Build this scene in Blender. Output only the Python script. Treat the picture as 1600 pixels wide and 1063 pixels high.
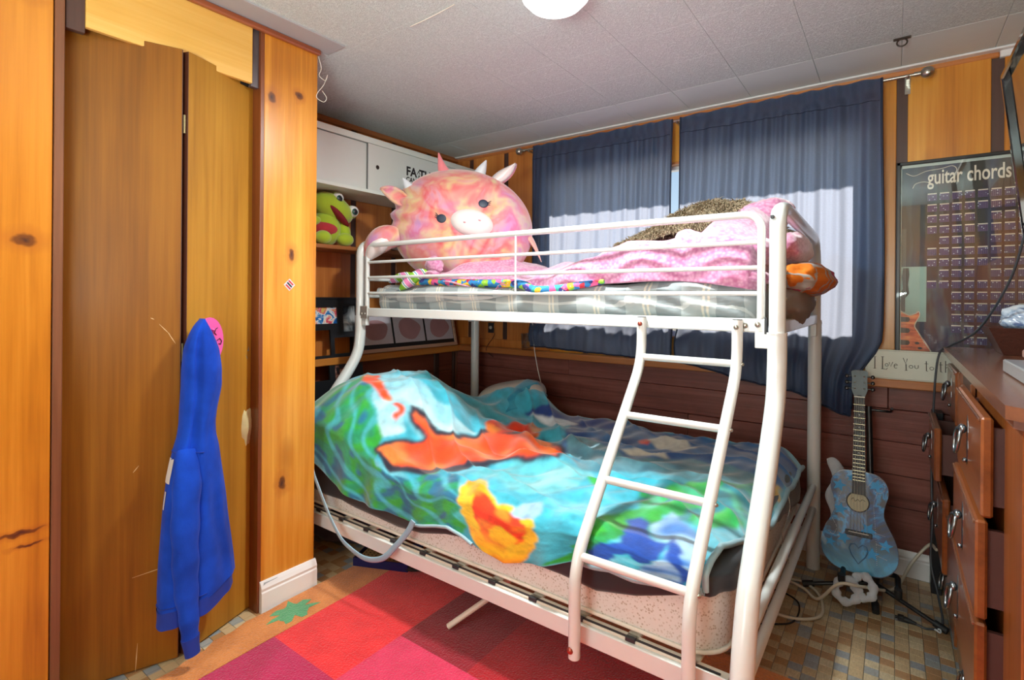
import bpy, bmesh, math, random
import numpy as np
from mathutils import Vector, Matrix, noise
random.seed(7)
PI = math.pi
SC = bpy.context.scene
COL = SC.collection
for o in list(bpy.data.objects): bpy.data.objects.remove(o)

# ------------------------------------------------------------------ camera
YAW, ROLL, FPX, HY = .6306, .008, 818., 465.6
CAM = Vector((2.594, -2.864, 1.188))
fw = Vector((-math.sin(YAW), math.cos(YAW), 0))
r0 = Vector((math.cos(YAW), math.sin(YAW), 0)); u0 = Vector((0, 0, 1))
rt = r0*math.cos(ROLL)+u0*math.sin(ROLL); up = u0*math.cos(ROLL)-r0*math.sin(ROLL)
cd = bpy.data.cameras.new('camera'); cam = bpy.data.objects.new('camera', cd); COL.objects.link(cam)
m3 = Matrix((rt, up, -fw)).transposed()
cam.matrix_world = Matrix.Translation(CAM) @ m3.to_4x4()
cd.sensor_width = 36; cd.lens = FPX/1600*36; cd.shift_x = 0; cd.shift_y = (HY-531.5)/1600; cd.clip_start = .02
SC.camera = cam

# ------------------------------------------------------------------ world, lights, exposure
SC.view_settings.view_transform = 'Standard'; SC.view_settings.look = 'None'
SC.view_settings.gamma = 1; SC.view_settings.use_curve_mapping = False
SC.view_settings.exposure = 0.04
W = bpy.data.worlds.new('sky'); SC.world = W; W.use_nodes = True
nt = W.node_tree; bg = nt.nodes['Background']
sky = nt.nodes.new('ShaderNodeTexSky'); sky.sky_type = 'HOSEK_WILKIE'
sky.sun_direction = Vector((.25, .8, .56)).normalized(); sky.turbidity = 3
nt.links.new(sky.outputs[0], bg.inputs[0]); bg.inputs[1].default_value = 4.0

def light(name, kind, loc, energy, color=(1, 1, 1), size=1, size_y=None, rot=None, target=None):
    l = bpy.data.lights.new(name, kind); l.energy = energy; l.color = color
    if kind == 'AREA':
        l.size = size
        if size_y: l.shape = 'RECTANGLE'; l.size_y = size_y
    elif kind == 'POINT': l.shadow_soft_size = size
    elif kind == 'SUN': l.angle = size
    o = bpy.data.objects.new(name, l); COL.objects.link(o); o.location = loc
    if target is not None: o.rotation_euler = (Vector(target)-Vector(loc)).to_track_quat('-Z', 'Y').to_euler()
    return o
light('sun', 'SUN', (3, 4, 5), 12.0, (1, .95, .93), .012, target=(3-.18, 4-1.0, 5-.70))
light('fill_light', 'AREA', (1.95, -4.05, 1.25), 26, (.84, .97, .96), .9, 1.3, target=(2.4, -.5, .4))  # unseen soft fill added behind the camera
light('ceiling_fill', 'AREA', (2.3, -3.4, 1.2), 64, (.80, .97, .93), .6, target=(2.2, -3.2, 2.2))  # added upward fill, out of view, to brighten the ceiling
LAMP = Vector((1.735, -1.47, 2.2))
cb_ = light('ceiling_bulb', 'AREA', (LAMP.x, LAMP.y, 2.078), 33, (.95, 1, .96), .17, target=(LAMP.x, LAMP.y, 0)); cb_.data.shape = 'DISK'

# ------------------------------------------------------------------ helpers: colour and materials
def lin(c):
    if isinstance(c, str):
        c = c.lstrip('#'); c = [int(c[i:i+2], 16)/255 for i in (0, 2, 4)]
    return tuple(((x/12.92) if x <= .04045 else ((x+.055)/1.055)**2.4) for x in c[:3])
def rgba(c): return (*lin(c), 1)
MATS = {}
class NT:
    def __init__(s, name):
        s.m = bpy.data.materials.new(name); s.m.use_nodes = True; s.t = s.m.node_tree; s.n = s.t.nodes
        s.b = s.n['Principled BSDF']; s.out = s.n['Material Output']
    def new(s, typ, **kw):
        n = s.n.new(typ)
        for k, v in kw.items(): setattr(n, k, v)
        return n
    def link(s, a, b): s.t.links.new(a, b)
    def math(s, op, a, b=None, c=None):
        n = s.new('ShaderNodeMath', operation=op)
        for i, x in enumerate((a, b, c)):
            if x is None: continue
            if hasattr(x, 'links'): s.link(x, n.inputs[i])
            else: n.inputs[i].default_value = x
        return n.outputs[0]
    def vmath(s, op, a, b=None):
        n = s.new('ShaderNodeVectorMath', operation=op)
        for i, x in enumerate((a, b)):
            if x is None: continue
            if hasattr(x, 'links'): s.link(x, n.inputs[i])
            else: n.inputs[i].default_value = x
        return n.outputs[0]
    def coord(s, scale=(1, 1, 1), rnd=False, kind='Object'):
        tc = s.new('ShaderNodeTexCoord'); v = tc.outputs[kind]
        if rnd:
            oi = s.new('ShaderNodeObjectInfo'); k = s.math('MULTIPLY', oi.outputs['Random'], 37.)
            cb = s.new('ShaderNodeCombineXYZ')
            for i in range(3): s.link(k, cb.inputs[i])
            v = s.vmath('ADD', v, cb.outputs[0])
        return s.vmath('MULTIPLY', v, scale)
    def noise(s, vec, scale=5, detail=3, rough=.5, dist=0):
        n = s.new('ShaderNodeTexNoise'); s.link(vec, n.inputs['Vector'])
        n.inputs['Scale'].default_value = scale; n.inputs['Detail'].default_value = detail
        n.inputs['Roughness'].default_value = rough; n.inputs['Distortion'].default_value = dist
        return n
    def ramp(s, fac, stops, interp='LINEAR'):
        r = s.new('ShaderNodeValToRGB'); s.link(fac, r.inputs[0]); cr = r.color_ramp; cr.interpolation = interp
        while len(cr.elements) < len(stops): cr.elements.new(.5)
        for e, (p, c) in zip(cr.elements, stops):
            e.position = p; e.color = rgba(c) if not isinstance(c, (int, float)) else (c, c, c, 1)
        return r.outputs[0]
    def mix(s, fac, a, b, mode='MIX'):
        n = s.new('ShaderNodeMix', data_type='RGBA', blend_type=mode)
        for i, x in ((0, fac), (6, a), (7, b)):
            if hasattr(x, 'links'): s.link(x, n.inputs[i])
            elif i == 0: n.inputs[0].default_value = x
            else: n.inputs[i].default_value = rgba(x)
        return n.outputs[2]
    def bump(s, h, strength=.3, dist=.01, bsdf=None):
        b = s.new('ShaderNodeBump'); s.link(h, b.inputs['Height']); b.inputs['Strength'].default_value = strength
        b.inputs['Distance'].default_value = dist; s.link(b.outputs[0], (bsdf or s.b).inputs['Normal'])
    def col(s, c):
        if hasattr(c, 'links'): s.link(c, s.b.inputs['Base Color'])
        else: s.b.inputs['Base Color'].default_value = rgba(c)
    def set(s, **kw):
        for k, v in kw.items(): s.b.inputs[k].default_value = v
        return s
def simple(name, c, rough=.5, metal=0, var=.12, scale=30, bump=0, coat=0, sheen=0, spec=.5):
    if name in MATS: return MATS[name]
    t = NT(name); v = t.coord(rnd=True)
    n = t.noise(v, scale, 3)
    cc = lin(c)
    k = t.ramp(n.outputs[0], [(0, 0.), (1, 1.)])
    a = t.new('ShaderNodeMix', data_type='RGBA'); t.link(k, a.inputs[0])
    a.inputs[6].default_value = (*[x*(1-var) for x in cc], 1); a.inputs[7].default_value = (*[min(1, x*(1+var)) for x in cc], 1)
    t.col(a.outputs[2]); t.set(Roughness=rough, Metallic=metal)
    t.b.inputs['Coat Weight'].default_value = coat; t.b.inputs['Sheen Weight'].default_value = sheen
    t.b.inputs['Specular IOR Level'].default_value = spec
    if bump: t.bump(n.outputs[0], bump, .003)
    MATS[name] = t.m; return t.m

def wood(name, light_c, mid_c, dark_c, axis=2, rough=.35, knots=0., ring=1., coat=.3, knot_c='#3a1c10', bump=.15, spec=.5, dirt=0):
    """grain runs along the axis; knots>0 adds knots"""
    if name in MATS: return MATS[name]
    t = NT(name)
    sc = [9., 9., 9.]; sc[axis] = .55
    v = t.coord(tuple(sc), rnd=True)
    n1 = t.noise(v, 1.2*ring, 4, .55, .6)
    sc2 = [70., 70., 70.]; sc2[axis] = 2.
    n2 = t.noise(t.coord(tuple(sc2), rnd=True), 1., 3, .6)
    n3 = t.noise(t.coord(rnd=True), 1.6, 2)
    k = t.math('ADD', t.math('MULTIPLY', n1.outputs[0], .50), t.math('ADD', t.math('MULTIPLY', n2.outputs[0], .27), t.math('MULTIPLY', n3.outputs[0], .25)))
    c = t.ramp(k, [(.3, dark_c), (.47, mid_c), (.66, light_c)])
    h = n2.outputs[0]
    if knots:
        s3 = [4.2, 4.2, 4.2]; s3[axis] = 1.9
        vo = t.new('ShaderNodeTexVoronoi'); vo.feature = 'F1'
        wv = t.vmath('ADD', t.coord(tuple(s3), rnd=True), t.vmath('SCALE', t.noise(t.coord(), 9, 2).outputs[1]))
        t.link(t.coord(tuple(s3), rnd=True), vo.inputs['Vector']); vo.inputs['Scale'].default_value = knots
        d = vo.outputs['Distance']
        f1 = t.ramp(d, [(.055, 1.), (.085, .0)])
        halo = t.ramp(d, [(.06, .75), (.19, 0.)])
        c = t.mix(halo, c, dark_c)
        c = t.mix(f1, c, knot_c)
    if dirt:
        c = t.mix(t.ramp(t.noise(t.coord(rnd=True), 6, 5, .7).outputs[0], [(.5, 0.), (.75, dirt)]), c, '#4a2a1c')
    t.col(c); t.set(Roughness=rough); t.b.inputs['Coat Weight'].default_value = coat
    t.b.inputs['Coat Roughness'].default_value = .25; t.b.inputs['Specular IOR Level'].default_value = spec
    t.bump(h, bump, .002)
    MATS[name] = t.m; return t.m

# ------------------------------------------------------------------ helpers: geometry
class MB:
    def __init__(s): s.v = []; s.f = []; s.sm = []
    def add(s, vs, fs, smooth=False):
        b = len(s.v); s.v += [tuple(x) for x in vs]; s.f += [tuple(i+b for i in f) for f in fs]; s.sm += [smooth]*len(fs); return s
    def box(s, x0, x1, y0, y1, z0, z1, c=0.0):
        return s.obox(((x0+x1)/2, (y0+y1)/2, (z0+z1)/2), (1, 0, 0), (0, 1, 0), (0, 0, 1), abs(x1-x0)/2, abs(y1-y0)/2, abs(z1-z0)/2, c)
    def obox(s, c0, ax, ay, az, hx, hy, hz, c=0.0):
        c0 = Vector(c0); A = [Vector(ax).normalized(), Vector(ay).normalized(), Vector(az).normalized()]; H = [hx, hy, hz]
        c = min(c, hx*.45, hy*.45, hz*.45)
        if c <= 0:
            vs = [c0+A[0]*H[0]*i+A[1]*H[1]*j+A[2]*H[2]*k for i in (-1, 1) for j in (-1, 1) for k in (-1, 1)]
            return s.add(vs, [(0, 1, 3, 2), (4, 6, 7, 5), (0, 4, 5, 1), (2, 3, 7, 6), (0, 2, 6, 4), (1, 5, 7, 3)])
        vs = []; idx = {}
        for i in (-1, 1):
            for j in (-1, 1):
                for k in (-1, 1):
                    for a in range(3):
                        sg = (i, j, k); p = c0.copy()
                        for q in range(3): p += A[q]*sg[q]*(H[q] if q == a else H[q]-c)
                        idx[(i, j, k, a)] = len(vs); vs.append(p)
        fs = []
        for a in range(3):
            b, d = (a+1) % 3, (a+2) % 3
            for sg in (-1, 1):
                q = []
                for (e, g) in ((-1, -1), (1, -1), (1, 1), (-1, 1)):
                    k = [0, 0, 0]; k[a] = sg; k[b] = e; k[d] = g; q.append(idx[(*k, a)])
                fs.append(tuple(q if sg > 0 else q[::-1]))
        for a in range(3):
            b, d = (a+1) % 3, (a+2) % 3
            for e in (-1, 1):
                for g in (-1, 1):
                    k0 = [0, 0, 0]; k1 = [0, 0, 0]
                    k0[a] = -1; k1[a] = 1
                    for k in (k0, k1): k[b] = e; k[d] = g
                    q = [idx[(*k0, b)], idx[(*k1, b)], idx[(*k1, d)], idx[(*k0, d)]]
                    fs.append(tuple(q if e*g < 0 else q[::-1]))
        for i in (-1, 1):
            for j in (-1, 1):
                for k in (-1, 1):
                    q = [idx[(i, j, k, a)] for a in range(3)]
                    fs.append(tuple(q if i*j*k > 0 else q[::-1]))
        return s.add(vs, fs)
    def tube(s, pts, r, seg=12, closed=False, caps=True, flat=1.0, flatdir=None):
        pts = [Vector(p) for p in pts]; n = len(pts)
        rs = r if hasattr(r, '__len__') else [r]*n
        up_ = None; rings = []
        for i in range(n):
            if closed: t = (pts[(i+1) % n]-pts[i-1])
            else: t = pts[min(i+1, n-1)]-pts[max(i-1, 0)]
            t.normalize()
            if up_ is None:
                up_ = Vector(flatdir) if flatdir else (Vector((0, 0, 1)) if abs(t.z) < .9 else Vector((1, 0, 0)))
            a = (up_-t*up_.dot(t))
            if a.length < 1e-5: a = t.orthogonal()
            a.normalize(); b = t.cross(a); up_ = a
            rings.append([pts[i]+(a*math.cos(2*PI*k/seg)*flat+b*math.sin(2*PI*k/seg))*rs[i] for k in range(seg)])
        vs = [p for R_ in rings for p in R_]; fs = []
        for i in range(n if closed else n-1):
            j = (i+1) % n
            for k in range(seg):
                l = (k+1) % seg
                fs.append((i*seg+k, i*seg+l, j*seg+l, j*seg+k))
        s.add(vs, fs, True)
        if caps and not closed:
            s.add(rings[0], [tuple(range(seg))[::-1]]); s.add(rings[-1], [tuple(range(seg))])
        return s
    def lathe(s, prof, org=(0, 0, 0), axis=(0, 0, 1), seg=24, smooth=True):
        org = Vector(org); az = Vector(axis).normalized(); ax = az.orthogonal().normalized(); ay = az.cross(ax)
        vs = []; n = len(prof)
        for (r, h) in prof:
            for k in range(seg):
                a = 2*PI*k/seg; vs.append(org+az*h+(ax*math.cos(a)+ay*math.sin(a))*r)
        fs = [(i*seg+k, i*seg+(k+1) % seg, (i+1)*seg+(k+1) % seg, (i+1)*seg+k) for i in range(n-1) for k in range(seg)]
        return s.add(vs, fs, smooth)
    def ell(s, c, r, rot=None, nu=24, nv=14, fn=None):
        c = Vector(c); vs = []
        for i in range(nv+1):
            th = PI*i/nv
            for k in range(nu):
                ph = 2*PI*k/nu
                d = Vector((math.sin(th)*math.cos(ph), math.sin(th)*math.sin(ph), math.cos(th)))
                f = fn(d) if fn else 1.
                p = Vector((d.x*r[0]*f, d.y*r[1]*f, d.z*r[2]*f))
                if rot is not None: p = rot @ p
                vs.append(c+p)
        fs = [(i*nu+k, (i+1)*nu+k, (i+1)*nu+(k+1) % nu, i*nu+(k+1) % nu) for i in range(nv) for k in range(nu)]
        return s.add(vs, fs, True)
    def grid(s, P, smooth=True, closed_u=False):
        """P: array (nu,nv,3)"""
        nu, nv = len(P), len(P[0]); vs = [tuple(p) for row in P for p in row]; fs = []
        for i in range(nu if closed_u else nu-1):
            j = (i+1) % nu
            for k in range(nv-1): fs.append((i*nv+k, j*nv+k, j*nv+k+1, i*nv+k+1))
        return s.add(vs, fs, smooth)
    def prism(s, poly, org, ax, ay, depth, smooth_side=False):
        """2D polygon in plane (ax,ay) at org, extruded along ax x ay by depth"""
        org = Vector(org); ax = Vector(ax); ay = Vector(ay); n = ax.cross(ay).normalized()
        f0 = [org+ax*p[0]+ay*p[1] for p in poly]; f1 = [p+n*depth for p in f0]; k = len(poly)
        s.add(f0+f1, [tuple(range(k))[::-1], tuple(range(k, 2*k))])
        s.add(f0+f1, [(i, (i+1) % k, k+(i+1) % k, k+i) for i in range(k)], smooth_side)
        return s
    def quad(s, a, b, c, d): return s.add([a, b, c, d], [(0, 1, 2, 3)])
    def mesh(s, name, off=(0, 0, 0)):
        me = bpy.data.meshes.new(name); o = Vector(off)
        me.from_pydata([tuple(Vector(p)-o) for p in s.v], [], s.f)
        me.polygons.foreach_set('use_smooth', s.sm); me.update()
        bm = bmesh.new(); bm.from_mesh(me); bmesh.ops.recalc_face_normals(bm, faces=bm.faces); bm.to_mesh(me); bm.free(); return me
    def build(s, name, mat, parent=None, local=False, off=None, **kw):
        if off is None:
            if local: off = (0, 0, 0)
            elif parent is not None: off = parent.matrix_world.translation if parent.parent is None else WORLD(parent)
            else:
                a = np.array(s.v); off = ((a[:, 0].min()+a[:, 0].max())/2, (a[:, 1].min()+a[:, 1].max())/2, a[:, 2].min())
        me = s.mesh(name, off); me.materials.append(mat)
        o = bpy.data.objects.new(name, me); COL.objects.link(o)
        if parent is None: o.location = off
        else: o.parent = parent
        if parent is None: o.matrix_world = Matrix.Translation(off)
        for k, v in kw.items(): o[k] = v
        return o
def WORLD(o):
    p = Vector((0, 0, 0))
    while o is not None: p = p+o.location; o = o.parent
    return p
def thing(name, label, cat, loc=(0, 0, 0), group=None):
    o = bpy.data.objects.new(name, None); COL.objects.link(o); o.location = loc; o.empty_display_size = .05
    o.matrix_world = Matrix.Translation(loc)
    return tag(o, label, cat, group)
def tag(o, label, cat, group=None):
    o['label'] = label; o['category'] = cat
    if group: o['group'] = group
    return o
def struct(name, loc=(0, 0, 0)):
    o = bpy.data.objects.new(name, None); COL.objects.link(o); o.location = loc; o.matrix_world = Matrix.Translation(loc)
    o['kind'] = 'structure'; return o
def place(me, name, loc, parent, mat=None):
    o = bpy.data.objects.new(name, me); COL.objects.link(o); o.parent = parent; o.location = Vector(loc)-WORLD(parent)
    if mat:
        o.material_slots[0].link = 'OBJECT'; o.material_slots[0].material = mat
    return o
def bez(pts, n=8):
    """Catmull-Rom through the points"""
    P = [Vector(p) for p in pts]; P = [P[0]*2-P[1]]+P+[P[-1]*2-P[-2]]; out = []
    for i in range(1, len(P)-2):
        for k in range(n):
            t = k/n; a, b, c, d = P[i-1:i+3]
            out.append(.5*((2*b)+(c-a)*t+(2*a-5*b+4*c-d)*t*t+(3*b-a-3*c+d)*t**3))
    out.append(P[-2]); return out
def fillet(pts, r, n=6):
    P = [Vector(p) for p in pts]; out = [P[0]]
    for i in range(1, len(P)-1):
        a, b, c = P[i-1], P[i], P[i+1]; d1 = (a-b); d2 = (c-b); rr = min(r, d1.length*.49, d2.length*.49)
        p, q = b+d1.normalized()*rr, b+d2.normalized()*rr
        for k in range(n+1):
            t = k/n; out.append(p*(1-t)**2+b*2*t*(1-t)+q*t*t)
    out.append(P[-1]); return out
def text_mesh(name, body, size, mat, parent, org, ax, ay, depth=.0006, bold=0., align='LEFT', sx=1., spacing=1.):
    cu = bpy.data.curves.new('t', 'FONT'); cu.body = body; cu.size = size; cu.extrude = depth; cu.offset = bold; cu.align_x = align
    cu.resolution_u = 3; cu.space_character = spacing
    to = bpy.data.objects.new('t', cu); COL.objects.link(to)
    dg = bpy.context.evaluated_depsgraph_get(); me = bpy.data.meshes.new_from_object(to.evaluated_get(dg))
    bpy.data.objects.remove(to); bpy.data.curves.remove(cu)
    ax = Vector(ax).normalized(); ay = Vector(ay).normalized(); az = ax.cross(ay)
    off = WORLD(parent) if parent.parent is not None or True else 0
    for v in me.vertices:
        c = v.co.copy(); v.co = Vector(org)-off+ax*c.x*sx+ay*c.y+az*c.z
    me.materials.clear(); me.materials.append(mat); me.name = name
    o = bpy.data.objects.new(name, me); COL.objects.link(o); o.parent = parent; return o
def nz(x, y, z=0.): return noise.noise(Vector((x, y, z)))
def smooth(a, b, x):
    t = np.clip((x-a)/(b-a), 0, 1); return t*t*(3-2*t)
def recalc(o):
    bm = bmesh.new(); bm.from_mesh(o.data); bmesh.ops.recalc_face_normals(bm, faces=bm.faces); bm.to_mesh(o.data); bm.free(); return o

# ------------------------------------------------------------------ materials shared
PINE = wood('pine', '#e6a846', '#d08628', '#a65e16', 2, .32, knots=1.)
PINE_R = wood('pine_red', '#d88f46', '#bd7030', '#8c4a1c', 2, .4, knots=1.)
PINE_D = wood('pine_dark', '#dc9030', '#c2761e', '#945012', 2, .3, knots=.9)
PINE_H = wood('pine_header', '#ecbe6a', '#e2ab50', '#c98f3a', 1, .35)
BATTEN = wood('batten', '#5c4038', '#4b332d', '#33201c', 2, .5, coat=.1)
TRIM = wood('trim_wood', '#d08a50', '#b86e38', '#8a4a22', 0, .35)
TRIM_Y = wood('trim_wood_y', '#b87440', '#9a5a2c', '#6e3a1c', 1, .35)
LEDGE = wood('ledge_wood', '#c98448', '#b06c38', '#8a4c28', 0, .35)
LEDGE_Y = wood('ledge_wood_y', '#d08a3c', '#b96f2a', '#8f4c1c', 1, .35)
PLANK = wood('plank_stain', '#9a6258', '#7a443c', '#4c2824', 0, .42, coat=.15, bump=.5, dirt=.35)
PLANK_Y = wood('plank_stain_y', '#93523c', '#7c402e', '#57281e', 1, .42, coat=.15, bump=.4, dirt=.2)
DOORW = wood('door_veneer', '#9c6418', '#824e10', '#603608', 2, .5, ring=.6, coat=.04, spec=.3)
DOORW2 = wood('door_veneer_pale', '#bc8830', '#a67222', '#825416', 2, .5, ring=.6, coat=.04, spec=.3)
DARKW = wood('dark_edge', '#5c2e1c', '#472215', '#2c140d', 2, .5)
JAMB = wood('jamb', '#8a5638', '#704228', '#4c2a1a', 2, .5)
WHITE = simple('white_paint', '#e9e9ec', .4, var=.03)
BLACK = simple('black_gap', '#0c0a0a', .8)

def t_ceiling():
    t = NT('ceiling_tile'); v = t.coord(rnd=True)
    vo = t.new('ShaderNodeTexNoise'); t.link(v, vo.inputs['Vector']); vo.inputs['Scale'].default_value = 130; vo.inputs['Detail'].default_value = 2; vo.inputs['Distortion'].default_value = 1.5
    t.col(t.mix(t.ramp(vo.outputs[0], [(.4, 0.), (.6, 1.)]), '#c0cacb', '#d5dfdf')); t.set(Roughness=.7)
    t.bump(t.ramp(vo.outputs[0], [(.38, 0.), (.62, 1.)]), .55, .004); return t.m
CEIL = t_ceiling()
CEIL_S = simple('ceiling_border', '#d5dfdf', .6, var=.02, bump=.1)

# ------------------------------------------------------------------ floor with small printed-stone tiles
T = .0402; ZC = 2.2
floor = struct('floor')
MB().box(-.1, 3.4, -4.3, .15, -.05, -.003).build('floor_base', simple('grout', '#7f7768', .7), floor)
def t_tile():
    t = NT('floor_tile'); oi = t.new('ShaderNodeObjectInfo')
    c = t.ramp(oi.outputs['Random'], [(0, '#b88c62'), (.16, '#cfb48c'), (.38, '#9a9fa4'), (.52, '#d8c4a0'), (.68, '#b4885c'), (.78, '#a6a8a6'), (.88, '#ccb088')], 'CONSTANT')
    n = t.noise(t.coord((30, 9, 9), rnd=True), 6, 4, .6)
    c = t.mix(t.ramp(n.outputs[0], [(.3, .45), (.7, 0.)]), c, '#7d6a55'); t.col(c); t.set(Roughness=.28); t.bump(n.outputs[0], .15, .001); return t.m
TILE = t_tile()
def t_tile2():
    t = NT('floor_tile_field'); v = t.coord((1/T, 1/T, 0))
    w = t.new('ShaderNodeTexWhiteNoise', noise_dimensions='2D'); t.link(t.vmath('FLOOR', v), w.inputs['Vector'])
    c = t.ramp(w.outputs['Value'], [(0, '#b88c62'), (.16, '#cfb48c'), (.38, '#9a9fa4'), (.52, '#d8c4a0'), (.68, '#b4885c'), (.78, '#a6a8a6'), (.88, '#ccb088')], 'CONSTANT')
    t.col(c); t.set(Roughness=.3); return t.m
tm = MB().box(-T/2+.0009, T/2-.0009, -T/2+.0009, T/2-.0009, -.0028, 0., .0007).mesh('tile'); tm.materials.append(TILE)
cells = [(2.0+T*(i+.5), -T*(j+.5)) for i in range(20) for j in range(25)]
def seen(p):
    v = Vector((p[0], p[1], 0))-CAM; d = v.dot(fw); return (800+FPX*v.dot(rt)/d, HY-FPX*v.dot(up)/d)
def near_cell(p):
    a, b = seen(p); return 1165 < a < 1510 and 850 < b < 1075 and p[0] > 2.2-0 and p[1] > -1.02
best = sorted([p for p in cells if near_cell(p)], key=lambda p: (p[0]-CAM.x)**2+(p[1]-CAM.y)**2)[:300]
bs = set(best)
for p in best: place(tm, 'tile', (p[0], p[1], 0), floor)
fb = MB()
for i in range(-1, 84):
    for j in range(0, 68):
        p = (2.0-T*49+T*(i-.5), -T*(j+.5))
        hit = [1 for (a, b) in best if abs(a-p[0]) < T*.51 and abs(b-p[1]) < T*.51] if p[0] > 2.1 else []
        if hit: continue
        fb.box(p[0]-T/2+.0009, p[0]+T/2-.0009, p[1]-T/2+.0009, p[1]+T/2-.0009, -.0029, -.0002)
fb.build('tile_field', t_tile2(), floor, kind='stuff')

# ------------------------------------------------------------------ ceiling
ceil = struct('ceiling', (0, 0, ZC))
MB().box(-.1, 3.4, -4.3, .15, ZC+.006, ZC+.05).build('ceiling_backing', CEIL_S, ceil)
S = .3005
cm = MB().box(-S/2+.0003, S/2-.0003, -.297/2+.0003, .297/2-.0003, -.0, .007, .0009).mesh('ceiling_tile'); cm.materials.append(CEIL)
for i in range(-8, 4):
    for j in range(0, 13):
        cx_, cy_ = 2.312+S*(i+.5)-.0, -.345-.297*(j+.5)
        if cx_+S/2 > 3.36: continue
        place(cm, 'ceiling_tile', (cx_, cy_, ZC), ceil)
for x in [2.312+S*k for k in range(-8, 4)]:   # narrower border row along the window wall
    MB().box(x+.0006, x+S-.0006, -.3438, 0, ZC, ZC+.007, .0016).build('border_tile', CEIL_S, ceil)
MB().box(.68, .80, -4.3, -1.56, ZC-.006, ZC+.001, .001).build('ceiling_strip', simple('ceiling_strip', '#a9a8ac', .6, var=.02), ceil)
MB().box(0, 3.3, -.055, -.0, ZC-.008, ZC+.001, .002).build('leak_and_cover_strip', WHITE, ceil)  # white strip stands in for daylight leaking along the ceiling edge
o = MB().box(2.93, 3.3, -.03, -.001, ZC-.034, ZC-.006, .003).build('leak_and_cover_strip', WHITE, ceil)

# ------------------------------------------------------------------ back wall (with the windows)
WX0, WX1, WZ0, WZ1 = .85, 2.505, .97, 1.94
wb = struct('wall_back')
def boards(wall, xs, z0, z1, y0, along='x', mat=None, win=True, mats=None, off=0.):
    for k, (a, b) in enumerate(xs):
        segs = [(z0, z1)]
        if win and b > WX0 and a < WX1:
            if a >= WX0 and b <= WX1: segs = [(z0, WZ0), (WZ1, z1)]
            elif a < WX0: MBx(wall, a, WX0, z0, z1, y0, along, mat); MBx(wall, WX0, b, z0, WZ0, y0, along, mat); MBx(wall, WX0, b, WZ1, z1, y0, along, mat); continue
            else: MBx(wall, WX1, b, z0, z1, y0, along, mat); MBx(wall, a, WX1, z0, WZ0, y0, along, mat); MBx(wall, a, WX1, WZ1, z1, y0, along, mat); continue
        for (c, d) in segs: MBx(wall, a, b, c, d, y0, along, mat)
def MBx(wall, a, b, c, d, y0, along, mat):
    if b-a < .004: return
    if along == 'x': o = MB().box(a, b, y0, y0+.02, c, d, .002).build('board', mat, wall)
    else: o = MB().box(y0-.02, y0, a, b, c, d, .002).build('board', mat, wall)
g = [-.01]+[.15+.3078*k for k in range(0, 11)]
xs = []
prev = 0.0
for k in range(11):
    c = .149+.3085*k; xs.append((prev, c-.02)); prev = c+.02
boards(wb, [x for x in xs if x[1] <= .8], .83, ZC, -.02, 'x', PINE_R)
boards(wb, [x for x in xs if x[1] > .8 and x[0] < 3.3], .83, ZC, -.02, 'x', PINE)
for k in range(10):
    c = .149+.3085*k
    for (a, b) in ([(.83, WZ0), (WZ1, ZC)] if WX0 < c < WX1 else [(.83, ZC)]):
        MB().box(c-.02, c+.02, -.011, 0., a, b).build('batten', BATTEN, wb)
# backing behind the boards, with the window hole
bk = MB(); bk.box(-.1, WX0, 0, .12, -.05, ZC+.05); bk.box(WX1, 3.4, 0, .12, -.05, ZC+.05); bk.box(WX0, WX1, 0, .12, -.05, WZ0); bk.box(WX0, WX1, 0, .12, WZ1, ZC+.05)
bk.build('backing', simple('wall_backing', '#3a2620', .7), wb)
# wainscot planks (stained, laid flat), staggered butt joints
zj = [.105, .2865, .4255, .57, .712, .818]
jx = [[1.3], [2.05, .62], [1.7], [2.08], [.96, 2.575]]
for r in range(5):
    cuts = [0.02]+sorted(jx[r])+[3.3]
    for a, b in zip(cuts[:-1], cuts[1:]):
        MB().box(a+.001, b-.001, -.02+random.uniform(-.002, .002), 0, zj[r]+.0012, zj[r+1]-.0012, .002).build('plank', PLANK, wb)
MB().box(.0, .03, -.032, 0, .105, .83, .002).build('corner_strip', wood('corner', '#8a5138', '#6b3a28', '#46241a', 2, .45), wb)
MB().box(.0, 2.93, -.022, 0, ZC-.03, ZC-.008, .004).build('moulding', TRIM, wb)
# ledge
MB().box(0.0, 3.3, -.10, .0, .815, .852, .004).build('ledge', LEDGE, wb)
MB().box(0.0, .82, -.03, .0, .852, .905, .003).build('ledge_upstand', PINE_R, wb)

bb = struct('baseboard_back')
def base_profile(): return [(0, 0), (.016, 0), (.016, .07), (.013, .075), (.015, .085), (.010, .098), (.005, .108), (0, .108)]
BPM = simple('baseboard_white', '#f0f0f2', .35, var=.02)
MB().prism([(p[0], p[1]) for p in base_profile()], (0.0, -.02, 0), (0, -1, 0), (0, 0, 1), -3.3).build('moulding', BPM, bb)

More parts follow.
